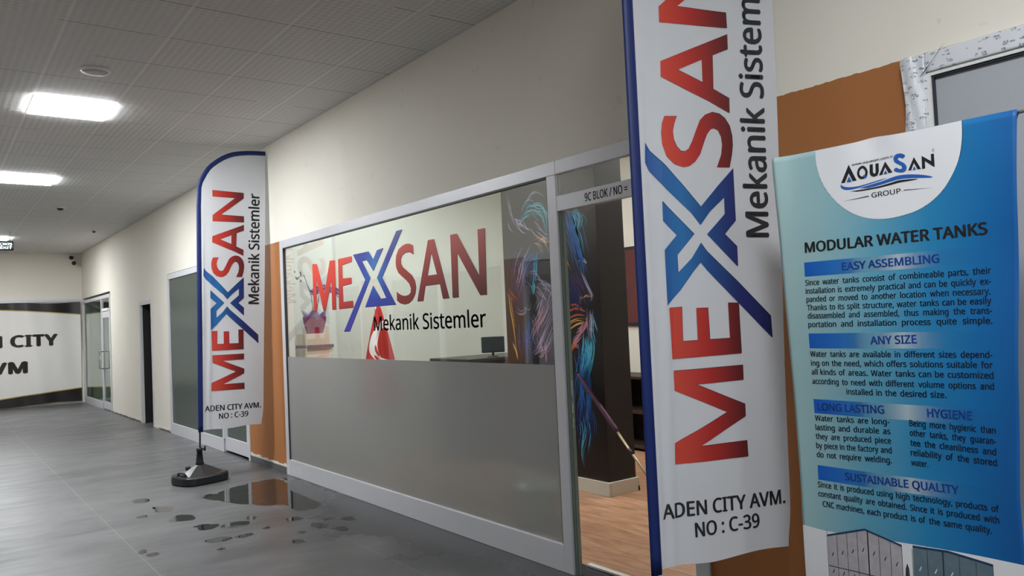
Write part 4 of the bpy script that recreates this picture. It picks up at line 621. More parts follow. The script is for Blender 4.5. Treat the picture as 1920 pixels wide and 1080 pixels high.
fl = thing('feather_flag', 'tall feather flag in the foreground right, in front of the doorway', 'flag', (2.201, 2.132, 0), (0, 0, -math.radians(18.7)), 'feather flags along the shop front')
b = bmesh.new(); R = []
zs = [.5+2.3*i/110 for i in range(111)]+[2.8+.603*(1-(1-i/40)**1.8) for i in range(1, 41)]
for z in zs:
    l = left_of(z)+.012; r = max(right_of(z), l+.001) if z < 3.4 else .70
    wv = (.008*math.sin(l*20)) if z < .52 else 0
    R.append([b.verts.new(cl(l+(r-l)*j/60, z+(.006*math.sin((l+(r-l)*j/60)*16)+.02*(j/60)) *max(0, 1-(z-.5)/.1))) for j in range(61)])
for i in range(len(R)-1):
    for j in range(60): b.faces.new((R[i][j], R[i][j+1], R[i+1][j+1], R[i+1][j]))
ck = obj('flag_cloth', b, M['cloth'], fl, True)
# sleeve
path = [(.02, 0, .49+.29*i/4) for i in range(4)]+[(.02, 0, .78+2.0*i/20) for i in range(21)]
for a, z in [(.028, 2.97), (.043, 3.03), (.058, 3.065), (.085, 3.12), (.118, 3.172), (.155, 3.213), (.205, 3.256), (.26, 3.295), (.315, 3.325), (.37, 3.346), (.43, 3.36), (.50, 3.371), (.56, 3.377), (.63, 3.381), (.70, 3.384)]: path.append((a, 0, z))
b = bmesh.new(); tube(b, [(x, cl(max(x, .02), z).y*.3, z) for x, y, z in path], .0235, 14, ry=.0095, nrm=(0, 1, 0))
obj('sleeve', b, M['sleeve'], fl, True)['label'] = 'blue pole sleeve'
b = bmesh.new(); tube(b, [(.012, 0, .24+i*.05) for i in range(6)]+[(x-.004, 0, z) for x, y, z in path[2:-1]], .0085, 12)
obj('pole', b, M['pole'], fl, True)
# print
NL = [(.1516, 2.9516), (.468, 2.9445), (.468, 2.885), (.2375, 2.702), (.468, 2.6975), (.4688, 2.6333), (.1516, 2.6302), (.1530, 2.694), (.378, 2.884), (.1530, 2.8858)]
def prn(polys, holes, m, name, off, ds=0, dz=0, parent=None, mirror=False):
    bm = poly_bm(polys, holes); cut(bm, 0, .03, .70, .02); cut(bm, 1, .5, 3.4, .05)
    for v in bm.verts: v.co = cl(v.co.x+ds, v.co.y+dz, off)
    return obj(name, bm, m, parent or ck)
reds = [D['fM'], D['fE'], D['fS'], D['fA'], NL]; blues = [D['fX1'], D['fX2']]
for pl in reds:
    hs = [D['fAh']] if pl is D['fA'] else []
    prn([pl], hs, M['fred'], 'red_letter', .0019)
    prn([pl], hs, M['edge_red'], 'letter_edge', .0011, .0022, .0018); prn([pl], hs, M['ghost'], 'print_through', -.0015)
for pl in blues:
    prn([pl], [], M['fblue'], 'blue_letter_half', .0019); prn([pl], [], M['edge_blue'], 'letter_edge', .0011, .0022, .0018); prn([pl], [], M['ghost'], 'print_through', -.0015)
b = text_fit('Mekanik Sistemler', (.614, 1.7726), (.634, 2.945), .110, .024); cut(b, 1, 1.75, 3, .03); cut(b, 0, .45, .7, .02)
for v in b.verts: v.co = cl(v.co.x, v.co.y, .0015)
obj('black_lettering', b, M['ink'], ck)
for s, p0, p1, h_ in (('ADEN CITY AVM.', (.062, .690), (.622, .690), .058), ('NO : C-39', (.1986, .606), (.4905, .611), .057)):
    b = text_fit(s, p0, p1, h_, .026); cut(b, 0, .03, .7, .02)
    for v in b.verts: v.co = cl(v.co.x, v.co.y, .0015)
    obj('black_lettering', b, M['ink'], ck)
# base
b = bmesh.new(); lathe(b, [(.235, 0), (.25, .012), (.25, .072), (.238, .088)], 32, sx=1.0, sy=.86, sup=3.2); bs = obj('base', b, M['black_pl'], fl)
b = bmesh.new(); lathe(b, [(.225, .086), (.14, .128), (.062, .165), (.048, .172)], 10, sy=.88); obj('tank_top', b, M['black_pl'], bs)
b = bmesh.new(); lathe(b, [(.046, .16), (.036, .20), (.026, .30), (.030, .302), (.030, .335), (.02, .34)], 18); obj('collar', b, M['black_pl'], bs, True)
b = bmesh.new(); tube(b, [(.028, 0, .318), (.055, -.01, .325)], .008, 8); tube(b, [(.052, -.01, .300), (.054, -.01, .352)], .010, 8); obj('clamp_screw', b, M['black_pl'], bs, True)
b = bmesh.new(); tube(b, [(-.20, -.09, .085), (-.205, -.06, .118), (-.205, .03, .118), (-.20, .06, .085)], .012, 8); obj('carry_handle', b, M['black_pl'], bs, True)
b = bmesh.new(); tube(b, [(-.10, .05, .13), (-.10, .05, .165)], .024, 14); obj('filler_cap', b, M['black_pl'], bs, True)
bs.location = (.012, 0, 0); bs.rotation_euler = (0, 0, .5)
f2 = copy_tree(fl); f2['label'] = 'feather flag standing farther down the corridor beside the water puddle'
f2.location = (2.19, 8.28, 0); tl = .020; f2.rotation_euler = (0, tl, math.radians(-4))
for ch in f2.children:
    if ch.name.startswith('base'): ch.rotation_euler = (0, -tl, .35); ch.location = (.012, 0, 0.001)

# ------------------------------------------------------------ water tank poster on its stand
ps = thing('banner_stand', 'blue printed poster stand about modular water tanks at the right edge', 'poster stand', (2.5, 1.70, 0), (0, 0, -PI/2))
def plf(z): 
    t = max(0, min(1, (2.03-z)/1.2)); return .003+.025*t**1.3
def prf(z): return .800-.064*max(0, min(1, (2.02-z)/1.1))
def pf(u, z, off=0):
    d = .004*math.sin(u*9+z*2)+.003*math.sin(z*7+u*4) - .02*math.exp(-((u-.0)/.05)**2)*math.exp(-((z-2.03)/.25)**2)
    d += .006*math.sin((u-.3)*30)*math.exp(-((z-2.02)/.05)**2)*math.exp(-((u-.38)/.12)**2)
    d += .004*max(0, u-.65)/.15*math.sin(z*13)
    return Vector((u, d-off, z))
def postermat():
    n = N('blue_gradient_print'); x, y, z = n.xyz()
    f = n.math('ADD', n.math('MULTIPLY', x, 1.25), n.math('MULTIPLY', n.math('SUBTRACT', 2.03, z), .10))
    f = n.math('ADD', f, n.math('MULTIPLY', n.math('SUBTRACT', n.noise(2.5, 3), .5), .12))
    n.base(n.ramp(f, [(0, rgb(172, 200, 200)), (.22, rgb(148, 186, 192)), (.48, rgb(92, 158, 184)), (.70, rgb(38, 128, 178)), (.88, rgb(18, 104, 166)), (1, rgb(16, 88, 154))])); n.set(.5, 0, .35)
    n.bump(n.noise(7, 3, .5), .25, .008); return n.m
b = bmesh.new(); R = []
def ptop(u): return 2.027-.010*(u/.8)+ .010*math.exp(-((u-.36)/.02)**2)*0 + .006*math.exp(-((u-.37)/.05)**2)
for j in range(90):
    t = j/89; R.append([])
    for i in range(61):
        s = i/60; z = .24+(ptop(s*.8)-.24)*t; l, r = plf(z), prf(z); R[-1].append(b.verts.new(pf(l+(r-l)*s, z)))
for j in range(89):
    for i in range(60): b.faces.new((R[j][i], R[j][i+1], R[j+1][i+1], R[j+1][i]))
pst = obj('poster', b, postermat(), ps, True)
sm = pst.modifiers.new('thick', 'SOLIDIFY'); sm.thickness = .0008; sm.offset = 1
def pput(bm, name, m, off=.0016, cx=.04, cz=.04, parent=None):
    if cx: cut(bm, 0, .02, .82, cx)
    if cz: cut(bm, 1, .24, 2.05, cz)
    for v in bm.verts: v.co = pf(v.co.x, v.co.y, off)
    return obj(name, bm, m, parent or pst)
white = plain('white_print', rgb(226, 228, 232), .5, 0, .4, .02)
ci = D['circle']; cir = [(ci[0][0], 2.0225)]+ci[1:-1]+[(ci[-1][0], 2.0205)]
# smooth the half circle
def smooth(pts, k=2):
    for _ in range(k):
        q = [pts[0]]
        for a, c in zip(pts, pts[1:]): q += [(a[0]*.75+c[0]*.25, a[1]*.75+c[1]*.25), (a[0]*.25+c[0]*.75, a[1]*.25+c[1]*.75)]
        pts = q+[pts[-1]]
    return pts
cs = smooth(cir)
top = [(cs[-1][0]-(cs[-1][0]-cs[0][0])*i/24, ptop(cs[-1][0]-(cs[-1][0]-cs[0][0])*i/24)-.0006) for i in range(25)]
cx_ = sum(p[0] for p in cs)/len(cs)
pput(poly_bm([[(cx_+(p[0]-cx_)*1.006, p[1]-.0018) for p in cs]+top]), 'white_badge_outline', M['ink'], .0008, .015, .012)
bad = pput(poly_bm([cs+top]), 'white_badge', white, .0018, .015, .012)
blk = M['ink']; lb = plain('logo_blue', rgb(36, 92, 176), .5)
pput(poly_bm([D['LA'], D['LU'], D['LA2'], D['LA3'], D['LN'], smooth(D['LQo']+[D['LQo'][0]], 2)[:-1]], [smooth(D['LQi']+[D['LQi'][0]], 2)[:-1]]), 'logo_letters', blk, .0026, .03, None, bad)
pput(poly_bm([smooth(D['LS']+[D['LS'][0]], 1)[:-1], D['LAt'], D['LQt'], D['LA2t'], D['LA3t']]), 'logo_letters', lb, .0030, .03, None, bad)
pput(poly_bm([smooth(D['Lw1'])]), 'logo_wave', lb, .0026, .03, None, bad); pput(poly_bm([smooth(D['Lw2'])]), 'logo_wave', lb, .0026, .03, None, bad); pput(poly_bm([smooth(D['Lw3'])]), 'logo_wave', blk, .0023, .03, None, bad)
pput(text_fit('GROUP', (.3551, 1.8307), (.4512, 1.8312), .0165, .012), 'logo_lettering', blk, .0026, .03, None, bad)
L_ = D['Ll']; pput(poly_bm([[L_[0], L_[1], L_[2]], [L_[3], L_[4], L_[5]]]), 'logo_rule', blk, .0026, .03, None, bad)
pput(text_fit('www.aquasan.com.tr', (.2945, 1.9470), (.4367, 1.9496), .0078, .02), 'logo_lettering', blk, .0026, .03, None, bad)
b = poly_bm([[(.5618+.0036*math.cos(a*PI/10), 1.9468+.0058*math.sin(a*PI/10)) for a in range(20)]], [[(.5618+.0030*math.cos(a*PI/10), 1.9468+.005*math.sin(a*PI/10)) for a in range(20)]])
join(b, text_fit('R', (.5603, 1.9444), (.5634, 1.9444), .005, .02)); pput(b, 'registered_mark', blk, .0026, None, None, bad)
pput(text_fit('MODULAR WATER TANKS', (.1055, 1.6717), (.7001, 1.6707), .0375, .034), 'title', blk, .0016)
hb = plain('heading_blue_print', rgb(22, 64, 150), .5)
def barmat(u1):
    n = N('heading_bar_print'); x, y, z = n.xyz(); f = n.math('DIVIDE', n.math('SUBTRACT', x, .1), .6)
    n.base(n.ramp(f, [(0, rgb(20, 92, 190)), (.28, rgb(44, 120, 196)), (.42, rgb(150, 190, 208)), (u1, rgb(206, 220, 224)), (.78, rgb(60, 140, 196)), (1, rgb(16, 104, 184))])); n.set(.5, 0, .35)
    a = n.ramp(f, [(0, (1,1,1)), (.22, (.9,.9,.9)), (.36, (.25,.25,.25)), (u1, (.62,.62,.62)), (.72, (.2,.2,.2)), (1, (0,0,0))]); n.link(a, n.p.inputs['Alpha']); return n.m
bmat = barmat(.55)
for zt, zb in ((1.6385, 1.5882), (1.388, 1.3362), (1.158, 1.1085), (.9272, .877)):
    pput(poly_bm([[(.1, zb), (.70, zb), (.70, zt), (.1, zt)]]), 'heading_bar', bmat, .0012)
for s, p0, p1, c_ in (('EASY ASSEMBLING', (.2408, 1.5999), (.5563, 1.6005), .0265), ('ANY SIZE', (.3252, 1.349), (.4749, 1.3525), .0270), ('LONG LASTING', (.1144, 1.119), (.3564, 1.1245), .0265), ('HYGIENE', (.4913, 1.1232), (.6225, 1.1234), .0265), ('SUSTAINABLE QUALITY', (.2028, .8895), (.5687, .8956), .0260)):
    pput(text_fit(s, p0, p1, c_, .026), 'heading', hb, .0020)
tx = plain('dark_teal_text_print', rgb(14, 34, 58), .5)
B1 = D['body']; B2 = D['body2']
def para(lines, last_full=False):
    out = bmesh.new()
    for s, (p0, p1) in lines: join(out, justify(s, p0, p1, .0200, .026))
    pput(out, 'paragraph', tx, .0016, .05, None)
para(list(zip(['Since water tanks consist of combineable parts, their', 'installation is extremely practical and can be quickly ex-', 'panded or moved to another location when necessary.', 'Thanks to its split structure, water tanks can be easily', 'disassembled and assembled, thus making the trans-', 'portation and installation process quite simple.'], B1[0:6])))
para(list(zip(['Water tanks are available in different sizes depend-', 'ing on the need, which offers solutions suitable for', 'all kinds of areas. Water tanks can be customized', 'according to need with different volume options and', 'installed in the desired size.'], B1[7:12])))
para(list(zip(['Water tanks are long-', 'lasting and durable as', 'they are produced piece', 'by piece in the factory and', 'do not require welding.'], B2[2:7])))
para(list(zip(['Being more hygienic than', 'other tanks, they guaran-', 'tee the cleanliness and', 'reliability of the stored', 'water.'], B2[7:12])))
para(list(zip(['Since it is produced using high technology, products of', 'constant quality are obtained. Since it is produced with', 'CNC machines, each product is of the same quality.'], B2[13:16])))
ed = [(plf(.7)+.001, .7085), (.1246, .7018), (.26, .711), (.3891, .7168), (.5675, .7212), (prf(.72)-.001, .7186)]
ed = smooth(ed)
pput(poly_bm([[(plf(.3)+.001, .245), (prf(.3)-.001, .245)]+ed[::-1]]), 'white_footer', white, .0012)
tk = grad('grey_tank_picture', 1, -.01, .01, [(0, rgb(150, 146, 150)), (1, rgb(170, 166, 170))])
def tankpic(outline, cols, rows, dark, base_z, split):
    m1 = plain('tank_panel_print', dark, .4, 0, .5, .25, 30); m2 = plain('tank_rib_print', rgb(58, 58, 62), .4); m3 = plain('tank_shine_print', rgb(214, 214, 220), .4)
    g = pput(poly_bm([outline]), 'tank_picture', m1, .0020)
    a = min(p[0] for p in outline); c = max(p[0] for p in outline)
    def ztop(u):
        pts = sorted([p for p in outline if p[1] > .66])
        for (u0, z0), (u1, z1) in zip(pts, pts[1:]):
            if u0 <= u <= u1: return z0+(z1-z0)*(u-u0)/(u1-u0)
        return pts[-1][1]
    ribs = []; 
    for k in range(cols+1):
        u = a+(c-a)*k/cols; ww = .0045 if abs(u-split) < (c-a)/cols*.5 else .0016
        if k in (0, cols): ww = .0014
        u = min(max(u, a+ww/2), c-ww/2); ribs.append([(u-ww/2, base_z), (u+ww/2, base_z), (u+ww/2, ztop(u)), (u-ww/2, ztop(u))])
    pput(poly_bm(ribs), 'tank_rib', m2, .0026, None, .04, g)
    hr = [[(a, z), (c, z+.004), (c, z+.0065), (a, z+.0025)] for z in rows]
    pput(poly_bm(hr), 'tank_rib', m2, .0026, .03, None, g)
    tp = sorted([p for p in outline if p[1] > .66]); pput(poly_bm([[(p[0], p[1]) for p in tp]+[(p[0], p[1]-.006) for p in tp[::-1]]]), 'tank_edge', plain('tank_edge_print', rgb(30, 62, 96), .4), .0029, .03, None, g)
    mk = []
    for k in range(cols):
        for z in [ztop(a+(c-a)*(k+.5)/cols)-.075]+[r-.02 for r in rows]:
            u = a+(c-a)*(k+.5)/cols; mk.append([(u-.004, z), (u+.003, z+.014), (u+.005, z+.012), (u-.001, z-.002)])
    pput(poly_bm(mk), 'tank_mark', m3 if dark[0] < .2 else m2, .0027, None, None, g)
tankpic([(.1239, .6922), (.2636, .7385), (.386, .7095), (.386, .35), (.1215, .35)], 7, [.585, .47], rgb(176, 172, 178), .35, .2636)
tankpic([(.4204, .7145), (.5257, .7190), (.6507, .7035), (.6507, .35), (.4175, .35)], 5, [.585, .47], rgb(96, 116, 128), .35, .5257)
# stand behind the sheet
b = bmesh.new()
for a, c in (((.40, .05, .95), (.012, .012, 2.015)), ((.40, .05, .95), (.792, .012, 2.008)), ((.40, .05, .95), (.04, .012, .27)), ((.40, .05, .95), (.72, .012, .27))): tube(b, [a, c], .006, 8)
tube(b, [(.40, .05, .95), (.40, -.10, .012)], .008, 8); tube(b, [(.40, .05, .95), (.15, .42, .012)], .008, 8); tube(b, [(.40, .05, .95), (.65, .42, .012)], .008, 8)
obj('stand_rods', b, M['pole'], ps, True)
b = bmesh.new(); lathe(b, [(.03, -.03), (.035, 0), (.03, .03)], 14, c=(.40, .05, .95)); obj('hub', b, M['black_pl'], ps, True)
for x, z in ((.806, 2.009), (.004, 2.018)):
    b = bmesh.new(); tube(b, [(x-.014, .004, z), (x+.028, .006, z+.001)], .0055, 10); tube(b, [(x+.026, .006, z+.001), (x+.036, .006, z+.001)], .0085, 10)
    if x < .1:
        for v in b.verts: v.co = (x-(v.co.x-x)*.1+.016, v.co.y+.012, v.co.z)
    obj('corner_clip', b, M['steel'], ps, True)
b = bmesh.new()
for p in ((.40, -.10, 0), (.15, .42, 0), (.65, .42, 0)): lathe(b, [(.013, 0), (.014, .012), (.009, .022)], 10, c=p)
obj('rubber_feet', b, M['black_pl'], ps)

# ------------------------------------------------------------ shop interior: pillar with neon lion mural
struct('wall_pillar', BM((4.46, 4.765, 4.745, 6.06, .004, CEIL)), M['black'])
struct('baseboard_pillar', BM((4.438, 4.46, 4.725, 6.08, .004, .118), (4.46, 4.79, 4.725, 4.745, .004, .118), (4.765, 4.80, 4.725, 4.76, .004, .05), bev=.004), plain('ivory_skirting', rgb(206, 204, 192), .45))
mu = thing('mural', 'neon coloured lion profile mural on the black pillar inside the shop', 'mural', (4.4595, 0, 0))
lc = {'blue': rgb(30, 96, 170), 'cyan': rgb(70, 170, 200), 'deep': rgb(24, 30, 92), 'purple': rgb(66, 44, 100), 'orange': rgb(190, 92, 48), 'gold': rgb(214, 170, 90), 'pink': rgb(190, 130, 150), 'lilac': rgb(178, 176, 214)}
random.seed(5)
groups = {}
def cat(pts, k=2):
    for _ in range(k):
        q = [pts[0]]
        for a, c in zip(pts, pts[1:]): q += [(a[0]*.75+c[0]*.25, a[1]*.75+c[1]*.25), (a[0]*.25+c[0]*.75, a[1]*.25+c[1]*.75)]
        pts = q+[pts[-1]]
    return pts
bgm = obj('mural_ground', BM((-.0012, -.0002, 4.746, 6.058, .12, CEIL-.002)), plain('black_glossy_print', rgb(17, 14, 18), .35), mu)
face = {'deep': [[(5.07, 2.35), (4.99, 2.30), (4.95, 2.10), (4.90, 1.93), (4.87, 1.75), (4.84, 1.66), (4.86, 1.60), (4.92, 1.50), (5.02, 1.44), (5.09, 1.60), (5.10, 2.0)]],
        'blue': [[(5.09, 2.36), (4.99, 2.34), (4.96, 2.22), (4.93, 2.05), (4.90, 1.94), (4.93, 1.88), (5.01, 1.98), (5.08, 2.14)], [(4.98, 1.20), (4.88, 1.22), (4.90, 1.00), (4.98, .80), (5.03, .95)]]}
for col, pls in face.items():
    for pl in pls:
        b = poly_bm([cat(pl+[pl[0]])[:-1]])
        for v in b.verts: v.co = (-.00135, v.co.x, v.co.y)
        obj(('indigo' if col == 'deep' else col)+'_patch', b, plain(col+'_soft_print', tuple(c*.30 for c in lc[col][:3])+(1,), .4, var=.6, scale=9), mu)
for col, wd, jit, n_, pts in D['lion']:
    b = groups.setdefault(col, bmesh.new())
    for k in range(n_):
        ox, oz = random.gauss(0, jit), random.gauss(0, jit*.8); sc = random.uniform(.7, 1.15)
        cx, cz = sum(p[0] for p in pts)/len(pts), sum(p[1] for p in pts)/len(pts)
        cy = cx; a0 = random.uniform(0, .3); a1 = random.uniform(.65, 1) if k else 1
        pp = cat([(cx+(p[0]-cx)*sc+ox+random.gauss(0, jit*.25), cz+(p[1]-cz)*sc+oz+random.gauss(0, jit*.25)) for p in pts])
        i0, i1 = int(a0*len(pp)*.5), max(int(a1*len(pp)), 4); pp = pp[i0:i1]
        ww = wd*(random.uniform(.5, 1.7) if cy < 5.12 else random.uniform(.3, 1.05)); prev = None; x = -.0014-.0004*random.random()
        for i, p in enumerate(pp):
            q0, q1 = pp[max(i-1, 0)], pp[min(i+1, len(pp)-1)]; dx, dz = q1[0]-q0[0], q1[1]-q0[1]; L = math.hypot(dx, dz) or 1
            t = i/(len(pp)-1); hw = ww*.5*math.sin(PI*min(max(t, .06), .94))
            yy = min(max(p[0], 4.75), 6.05); zz = p[1]
            v0 = b.verts.new((x, min(max(yy-dz/L*hw, 4.748), 6.055), zz+dx/L*hw)); v1 = b.verts.new((x, min(max(yy+dz/L*hw, 4.748), 6.055), zz-dx/L*hw))
            if prev: b.faces.new((prev[0], v0, v1, prev[1]))
            prev = (v0, v1)
for col, b in groups.items():
    obj(col+'_strokes' if col != 'deep' else 'indigo_strokes', b, plain(col+'_mural_print', lc[col], .4, 0, .4, .35, 14), mu)

# pole with purple grip leaning on the pillar
def lean(bm_r, a, c, name, m, par): 
    b = bmesh.new(); tube(b, [a, c], bm_r, 12); return obj(name, b, m, par, True)
A = Vector((4.425, 5.02, 1.02)); B_ = Vector((4.545, 4.10, .0)) ; B_.z = .004
A0 = Vector((4.40, 5.02, 1.005)); E0 = Vector((4.25, 3.93, .03))
# lower end on the wood floor behind the near flag
pg = thing('leaning_pole', 'thin pole with purple grip leaning diagonally across the black pillar', 'pole', (0, 0, 0))
P0 = Vector((4.42, 5.025, 1.000)); P1 = Vector((4.40, 4.00, -.02))
def at(t): return P0+(P1-P0)*t
b = bmesh.new(); tube(b, [at(0), at(.02), at(.20), at(.42), at(.44)], [.010, .014, .017, .021, .016], 14); obj('grip', b, plain('purple_foam_grip', rgb(84, 44, 78), .6), pg, True)
b = bmesh.new(); tube(b, [at(.44), at(.972)], .0105, 12); obj('shaft', b, plain('pale_brass_shaft', rgb(176, 160, 128), .35, .4), pg, True)
b = bmesh.new(); tube(b, [at(.56), at(.60)], .013, 12); obj('joint_ring', b, plain('purple_ring', rgb(70, 40, 60), .5), pg, True)
b = bmesh.new(); tube(b, [at(-.012), at(.002)], .0125, 12); obj('end_cap', b, M['black_pl'], pg, True)

# back of the shop: dark shelf unit and framed picture
sf = thing('shelf_unit', 'dark wooden shelf unit against the back wall of the shop', 'shelf', (6.36, 6.55, .004))
dw = plain('dark_stained_wood', rgb(62, 46, 40), .5, 0, .4, .25, 9)
obj('carcass', BM((-.22, .22, -.75, -.72, 0, .80), (-.22, .22, .72, .75, 0, .80), (.20, .22, -.72, .72, 0, .80), (-.22, .20, -.02, .02, .03, .77)), dw, sf)
for z in (.03, .40, .77): obj('shelf_board', BM((-.23, .20, -.72, .72, z, z+.03), bev=.003), dw, sf)
t = thing('framed_picture', 'dark red framed picture on the pale back wall of the shop', 'picture', (XS, 6.35, 1.80))
obj('picture_frame', BM((-.03, -.001, -.5, .22, -.46, .46), bev=.004), plain('dark_frame', rgb(34, 24, 24), .4), t)
obj('print', BM((-.032, -.0302, -.46, .18, -.42, .42)), plain('dark_red_print', rgb(92, 34, 34), .4, var=.3), t)

# red flag with white crescent on an indoor stand
tf = thing('flag_on_stand', 'red flag with white crescent hanging draped from an indoor stand', 'flag', (3.92, 7.7, .004))
b = bmesh.new(); lathe(b, [(.17, 0), (.17, .02), (.05, .04), (.02, .07)], 24); obj('base', b, M['steel'], tf, True)
b = bmesh.new(); tube(b, [(0, 0, .06), (0, 0, 1.72)], .012, 12); lathe(b, [(.004, 1.71), (.02, 1.74), (.004, 1.78)], 12); obj('pole', b, M['steel'], tf, True)
b = bmesh.new(); R = []
def dr(s, z, off=0):
    t = (1.69-z)/1.0; w_ = .03+.42*max(t, 0)**.85
    return Vector((-.60*w_+w_*s*1.1+.01, -.05-.05*t+.030*math.sin(s*11+1)*min(1, t*2)-off, z))
for i in range(50):
    z = 1.69-1.1*i/49; R.append([b.verts.new(dr(j/30, z)) for j in range(31)])
for i in range(49):
    for j in range(30): b.faces.new((R[i][j], R[i][j+1], R[i+1][j+1], R[i+1][j]))
rc = obj('flag_cloth', b, plain('red_flag_fabric', rgb(190, 30, 40), .55, var=.1), tf, True)
mo = rc.modifiers.new('thick', 'SOLIDIFY'); mo.thickness = .002
# crescent: ring segment cut in the cloth's own coordinates
b = bmesh.new(); n_ = 48; pr_ = None
for i in range(n_+1):
    a = math.radians(80)+math.radians(200)*i/n_
    o_ = (.76+.72*math.cos(a), 1.29+.235*math.sin(a)); q_ = (.90+.58*math.cos(a), 1.275+.175*math.sin(a))
    v0 = b.verts.new(dr(o_[0], o_[1], .004)); v1 = b.verts.new(dr((o_[0]+q_[0])/2, (o_[1]+q_[1])/2, .004)); v2 = b.verts.new(dr(q_[0], q_[1], .004))
    if pr_: b.faces.new((pr_[0], v0, v1, pr_[1])); b.faces.new((pr_[1], v1, v2, pr_[2]))
    pr_ = (v0, v1, v2)
obj('crescent', b, plain('white_flag_fabric', rgb(226, 226, 226), .6), rc)['label'] = 'white crescent'

# low cabinet with potted orchid
cb = thing('cabinet', 'cream cabinet with dark red edge under the orchid, behind the glass', 'cabinet', (3.345, 7.98, .004))
obj('body', BM((-.16, .13, -.14, .14, 0, 1.27), bev=.003), plain('cream_laminate', rgb(214, 204, 184), .5), cb)
obj('door', BM((-.15, .12, -.150, -.141, .05, 1.20), bev=.002), plain('cream_door', rgb(220, 210, 192), .5), cb)
obj('dark_edge', BM((-.165, .135, -.152, .145, 1.27, 1.30)), plain('dark_red_edge', rgb(90, 26, 30), .5), cb)
obj('upper_box', BM((-.155, .11, -.13, .13, 1.30, 1.42), bev=.003), plain('cream_box', rgb(218, 208, 188), .5), cb)
op = thing('potted_orchid', 'orchid in red pot with lilac paper wrap on the cream cabinet', 'plant', (3.33, 7.96, 1.424))
b = bmesh.new(); lathe(b, [(.07, 0), (.10, .12), (.105, .18), (.09, .18)], 16, sup=6); obj('pot', b, plain('dark_red_pot', rgb(140, 24, 60), .4), op)
b = bmesh.new()
for a in range(6):
    an = a*PI/3; p = [b.verts.new((math.cos(an+d)*r, math.sin(an+d)*r, z)) for d, r, z in ((-.45, .078, .06), (.45, .078, .06), (.5, .115, .19), (0, .135, .25), (-.5, .115, .19))]; b.faces.new(p)
wp = obj('paper_wrap', b, plain('lilac_paper', rgb(150, 128, 176), .5), op); mo = wp.modifiers.new('thick', 'SOLIDIFY'); mo.thickness = .002
b = bmesh.new(); random.seed(3)
stems = [[(0, 0, .15), (-.03, 0, .42), (-.10, 0, .62), (-.17, -.02, .60)], [(.01, 0, .15), (.06, 0, .40), (.16, 0, .48), (.30, -.02, .36)]]
for s in stems: tube(b, s, .004, 6)
obj('stem', b, plain('dark_green_stem', rgb(52, 62, 48), .5), op, True)
b = bmesh.new(); 
for k in range(13):
    x = -.02+.30*k/12 ; z = .47-.3*(x-.10)**2*5+random.uniform(-.02, .02); c = Vector((x, -.02+random.uniform(-.03, .03), z))
    for a in range(5):
        an = a*2*PI/5+k; r = .038; d = Vector((math.cos(an), 0, math.sin(an))); e = Vector((-math.sin(an), 0, math.cos(an)))
        b.faces.new([b.verts.new(c+q) for q in (d*.004, d*r*.6+e*r*.4+Vector((0, -.01, 0)), d*r, d*r*.6-e*r*.4+Vector((0, -.01, 0)))])
obj('flowers', b, plain('purple_petals', rgb(120, 72, 130), .5, var=.3, scale=30), op)
b = bmesh.new()
for k in range(7):
    c = Vector((-.17+random.uniform(-.05, .05), random.uniform(-.03, .03), .60+random.uniform(-.05, .06))); lathe(b, [(.003, -.012), (.009, 0), (.003, .012)], 6, c=c)
obj('buds', b, M['black_pl'], op)

# reception counter with monitor
ct = thing('reception_counter', 'dark reception counter inside the shop, seen just above the frosted film', 'counter', (4.95, 7.15, .034))
obj('counter_body', BM((-.42, .6, -.35, .35, -.03, 1.02), bev=.004), plain('dark_counter', rgb(44, 40, 44), .5), ct)
obj('counter_top', BM((-.47, .65, -.40, .40, 1.02, 1.055), bev=.005), plain('black_counter_top', rgb(24, 24, 26), .3), ct)
mn = thing('monitor', 'small black monitor standing on the reception counter', 'monitor', (4.90, 6.92, 1.089), (0, 0, math.radians(-28)))
obj('screen', BM((-.125, .125, -.015, .015, .045, .215), bev=.008), M['black_pl'], mn)
obj('display', BM((-.112, .112, -.0165, -.0152, .057, .203)), plain('dark_display', rgb(52, 56, 60), .2), mn)
b = bmesh.new(); tube(b, [(0, .02, .0), (0, .02, .09)], .012, 10); lathe(b, [(.06, 0), (.06, .008), (.02, .012)], 20, c=(0, .02, 0)); obj('foot', b, M['black_pl'], mn, True)

# pale bucket behind the frosted pane and a dark mat
bk = thing('bucket', 'pale bucket blurred behind the frosted pane near the door', 'bucket', (3.50, 4.50, .004))
b = bmesh.new(); lathe(b, [(.13, .02), (.17, .27), (.175, .28), (.16, .28), (.12, .04)], 24); obj('tub', b, plain('pale_aqua_plastic', rgb(196, 214, 216), .4), bk, True)
b = bmesh.new(); lathe(b, [(.20, 0), (.20, .02), (.12, .03)], 24); obj('dark_tray', b, M['black_pl'], bk, True)

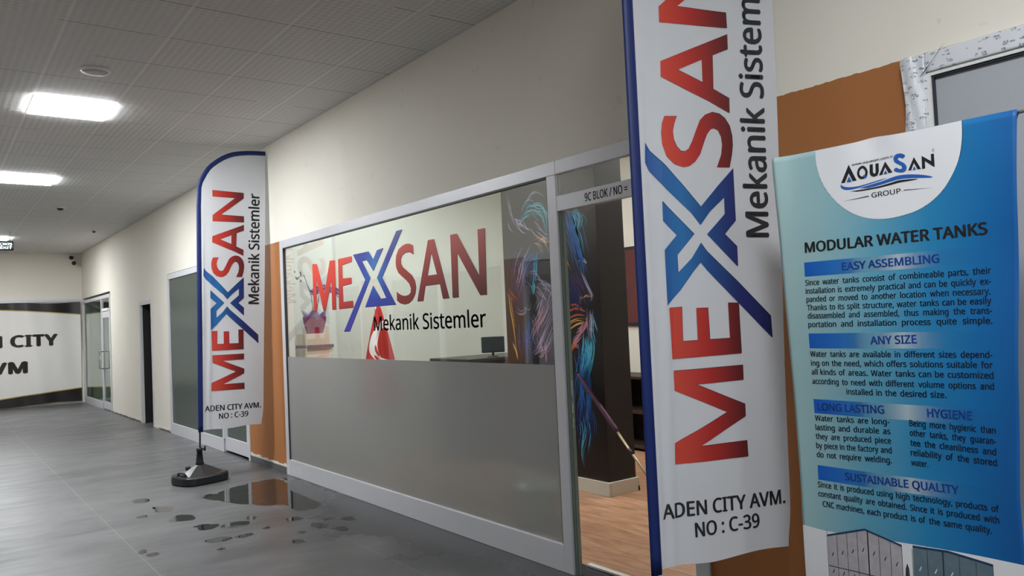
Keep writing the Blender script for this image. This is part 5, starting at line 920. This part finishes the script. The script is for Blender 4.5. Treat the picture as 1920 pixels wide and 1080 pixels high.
# ------------------------------------------------------------ puddles
random.seed(21)
def blob(pts, name, lab, jit=.0, grp=None):
    q = pts+[pts[0]]
    for _ in range(3):
        nq = []
        for a, c in zip(q, q[1:]): nq += [(a[0]*.75+c[0]*.25, a[1]*.75+c[1]*.25), (a[0]*.25+c[0]*.75, a[1]*.25+c[1]*.75)]
        q = nq+[nq[0]]
        if jit: q = [(x+random.gauss(0, jit), y+random.gauss(0, jit*1.6)) for x, y in q[:-1]]; q.append(q[0])
        jit *= .6
    cx = sum(p[0] for p in q)/len(q); cy = sum(p[1] for p in q)/len(q)
    b = poly_bm([[(x-cx, y-cy) for x, y in q[:-1]]])
    for v in b.verts: v.co.z = .0016
    o = obj(name, b, M['water'])
    o.location = (cx, cy, 0)
    return tag(o, lab, 'puddle', grp)
blob([(1.97, 7.44), (2.06, 7.56), (2.16, 7.52), (2.35, 7.74), (2.55, 7.8), (2.81, 7.8), (2.93, 7.7), (2.92, 7.29), (2.87, 6.74), (2.64, 6.27), (2.42, 6.25), (2.43, 6.64), (2.29, 6.7), (2.13, 6.97), (2.04, 7.27)], 'puddle', 'large wet puddle on the floor beside the feather flag base', .012)
drops = [(1.54, 7.79, .10, .09), (1.61, 7.26, .09, .10), (1.65, 6.78, .12, .12), (1.72, 6.35, .10, .08), (1.90, 6.22, .13, .09), (1.68, 5.88, .12, .05), (1.85, 5.85, .09, .05), (1.23, 5.83, .05, .04), (1.62, 5.61, .04, .03), (1.19, 5.95, .05, .05),
         (2.08, 5.40, .06, .04), (2.36, 5.72, .07, .08), (2.07, 6.35, .05, .05), (2.30, 6.05, .09, .06), (2.5, 5.85, .05, .04), (2.62, 5.75, .06, .07), (2.2, 5.62, .03, .03), (2.45, 5.5, .06, .06), (1.42, 7.1, .06, .05), (2.05, 5.95, .04, .03)]
for x, y, a, c in drops:
    k = random.randint(7, 10)
    rown = ['farthest', 'second', 'third', 'nearest'][0 if y > 7 else 1 if y > 6.1 else 2 if y > 5.7 else 3]
    rank = sum(1 for q in drops if q[0] < x and (0 if q[1] > 7 else 1 if q[1] > 6.1 else 2 if q[1] > 5.7 else 3) == (0 if y > 7 else 1 if y > 6.1 else 2 if y > 5.7 else 3))
    where = ['first', 'second', 'third', 'fourth', 'fifth', 'sixth', 'seventh', 'eighth', 'ninth', 'tenth', 'eleventh'][rank]
    blob([(x+a*random.uniform(.5, 1.1)*math.cos(2*PI*i/k), y+c*1.6*random.uniform(.5, 1.1)*math.sin(2*PI*i/k)) for i in range(k)], 'puddle', 'small wet splash on the floor, %s from left in the %s row of splashes' % (where, rown), .004, 'small splashes on the floor')
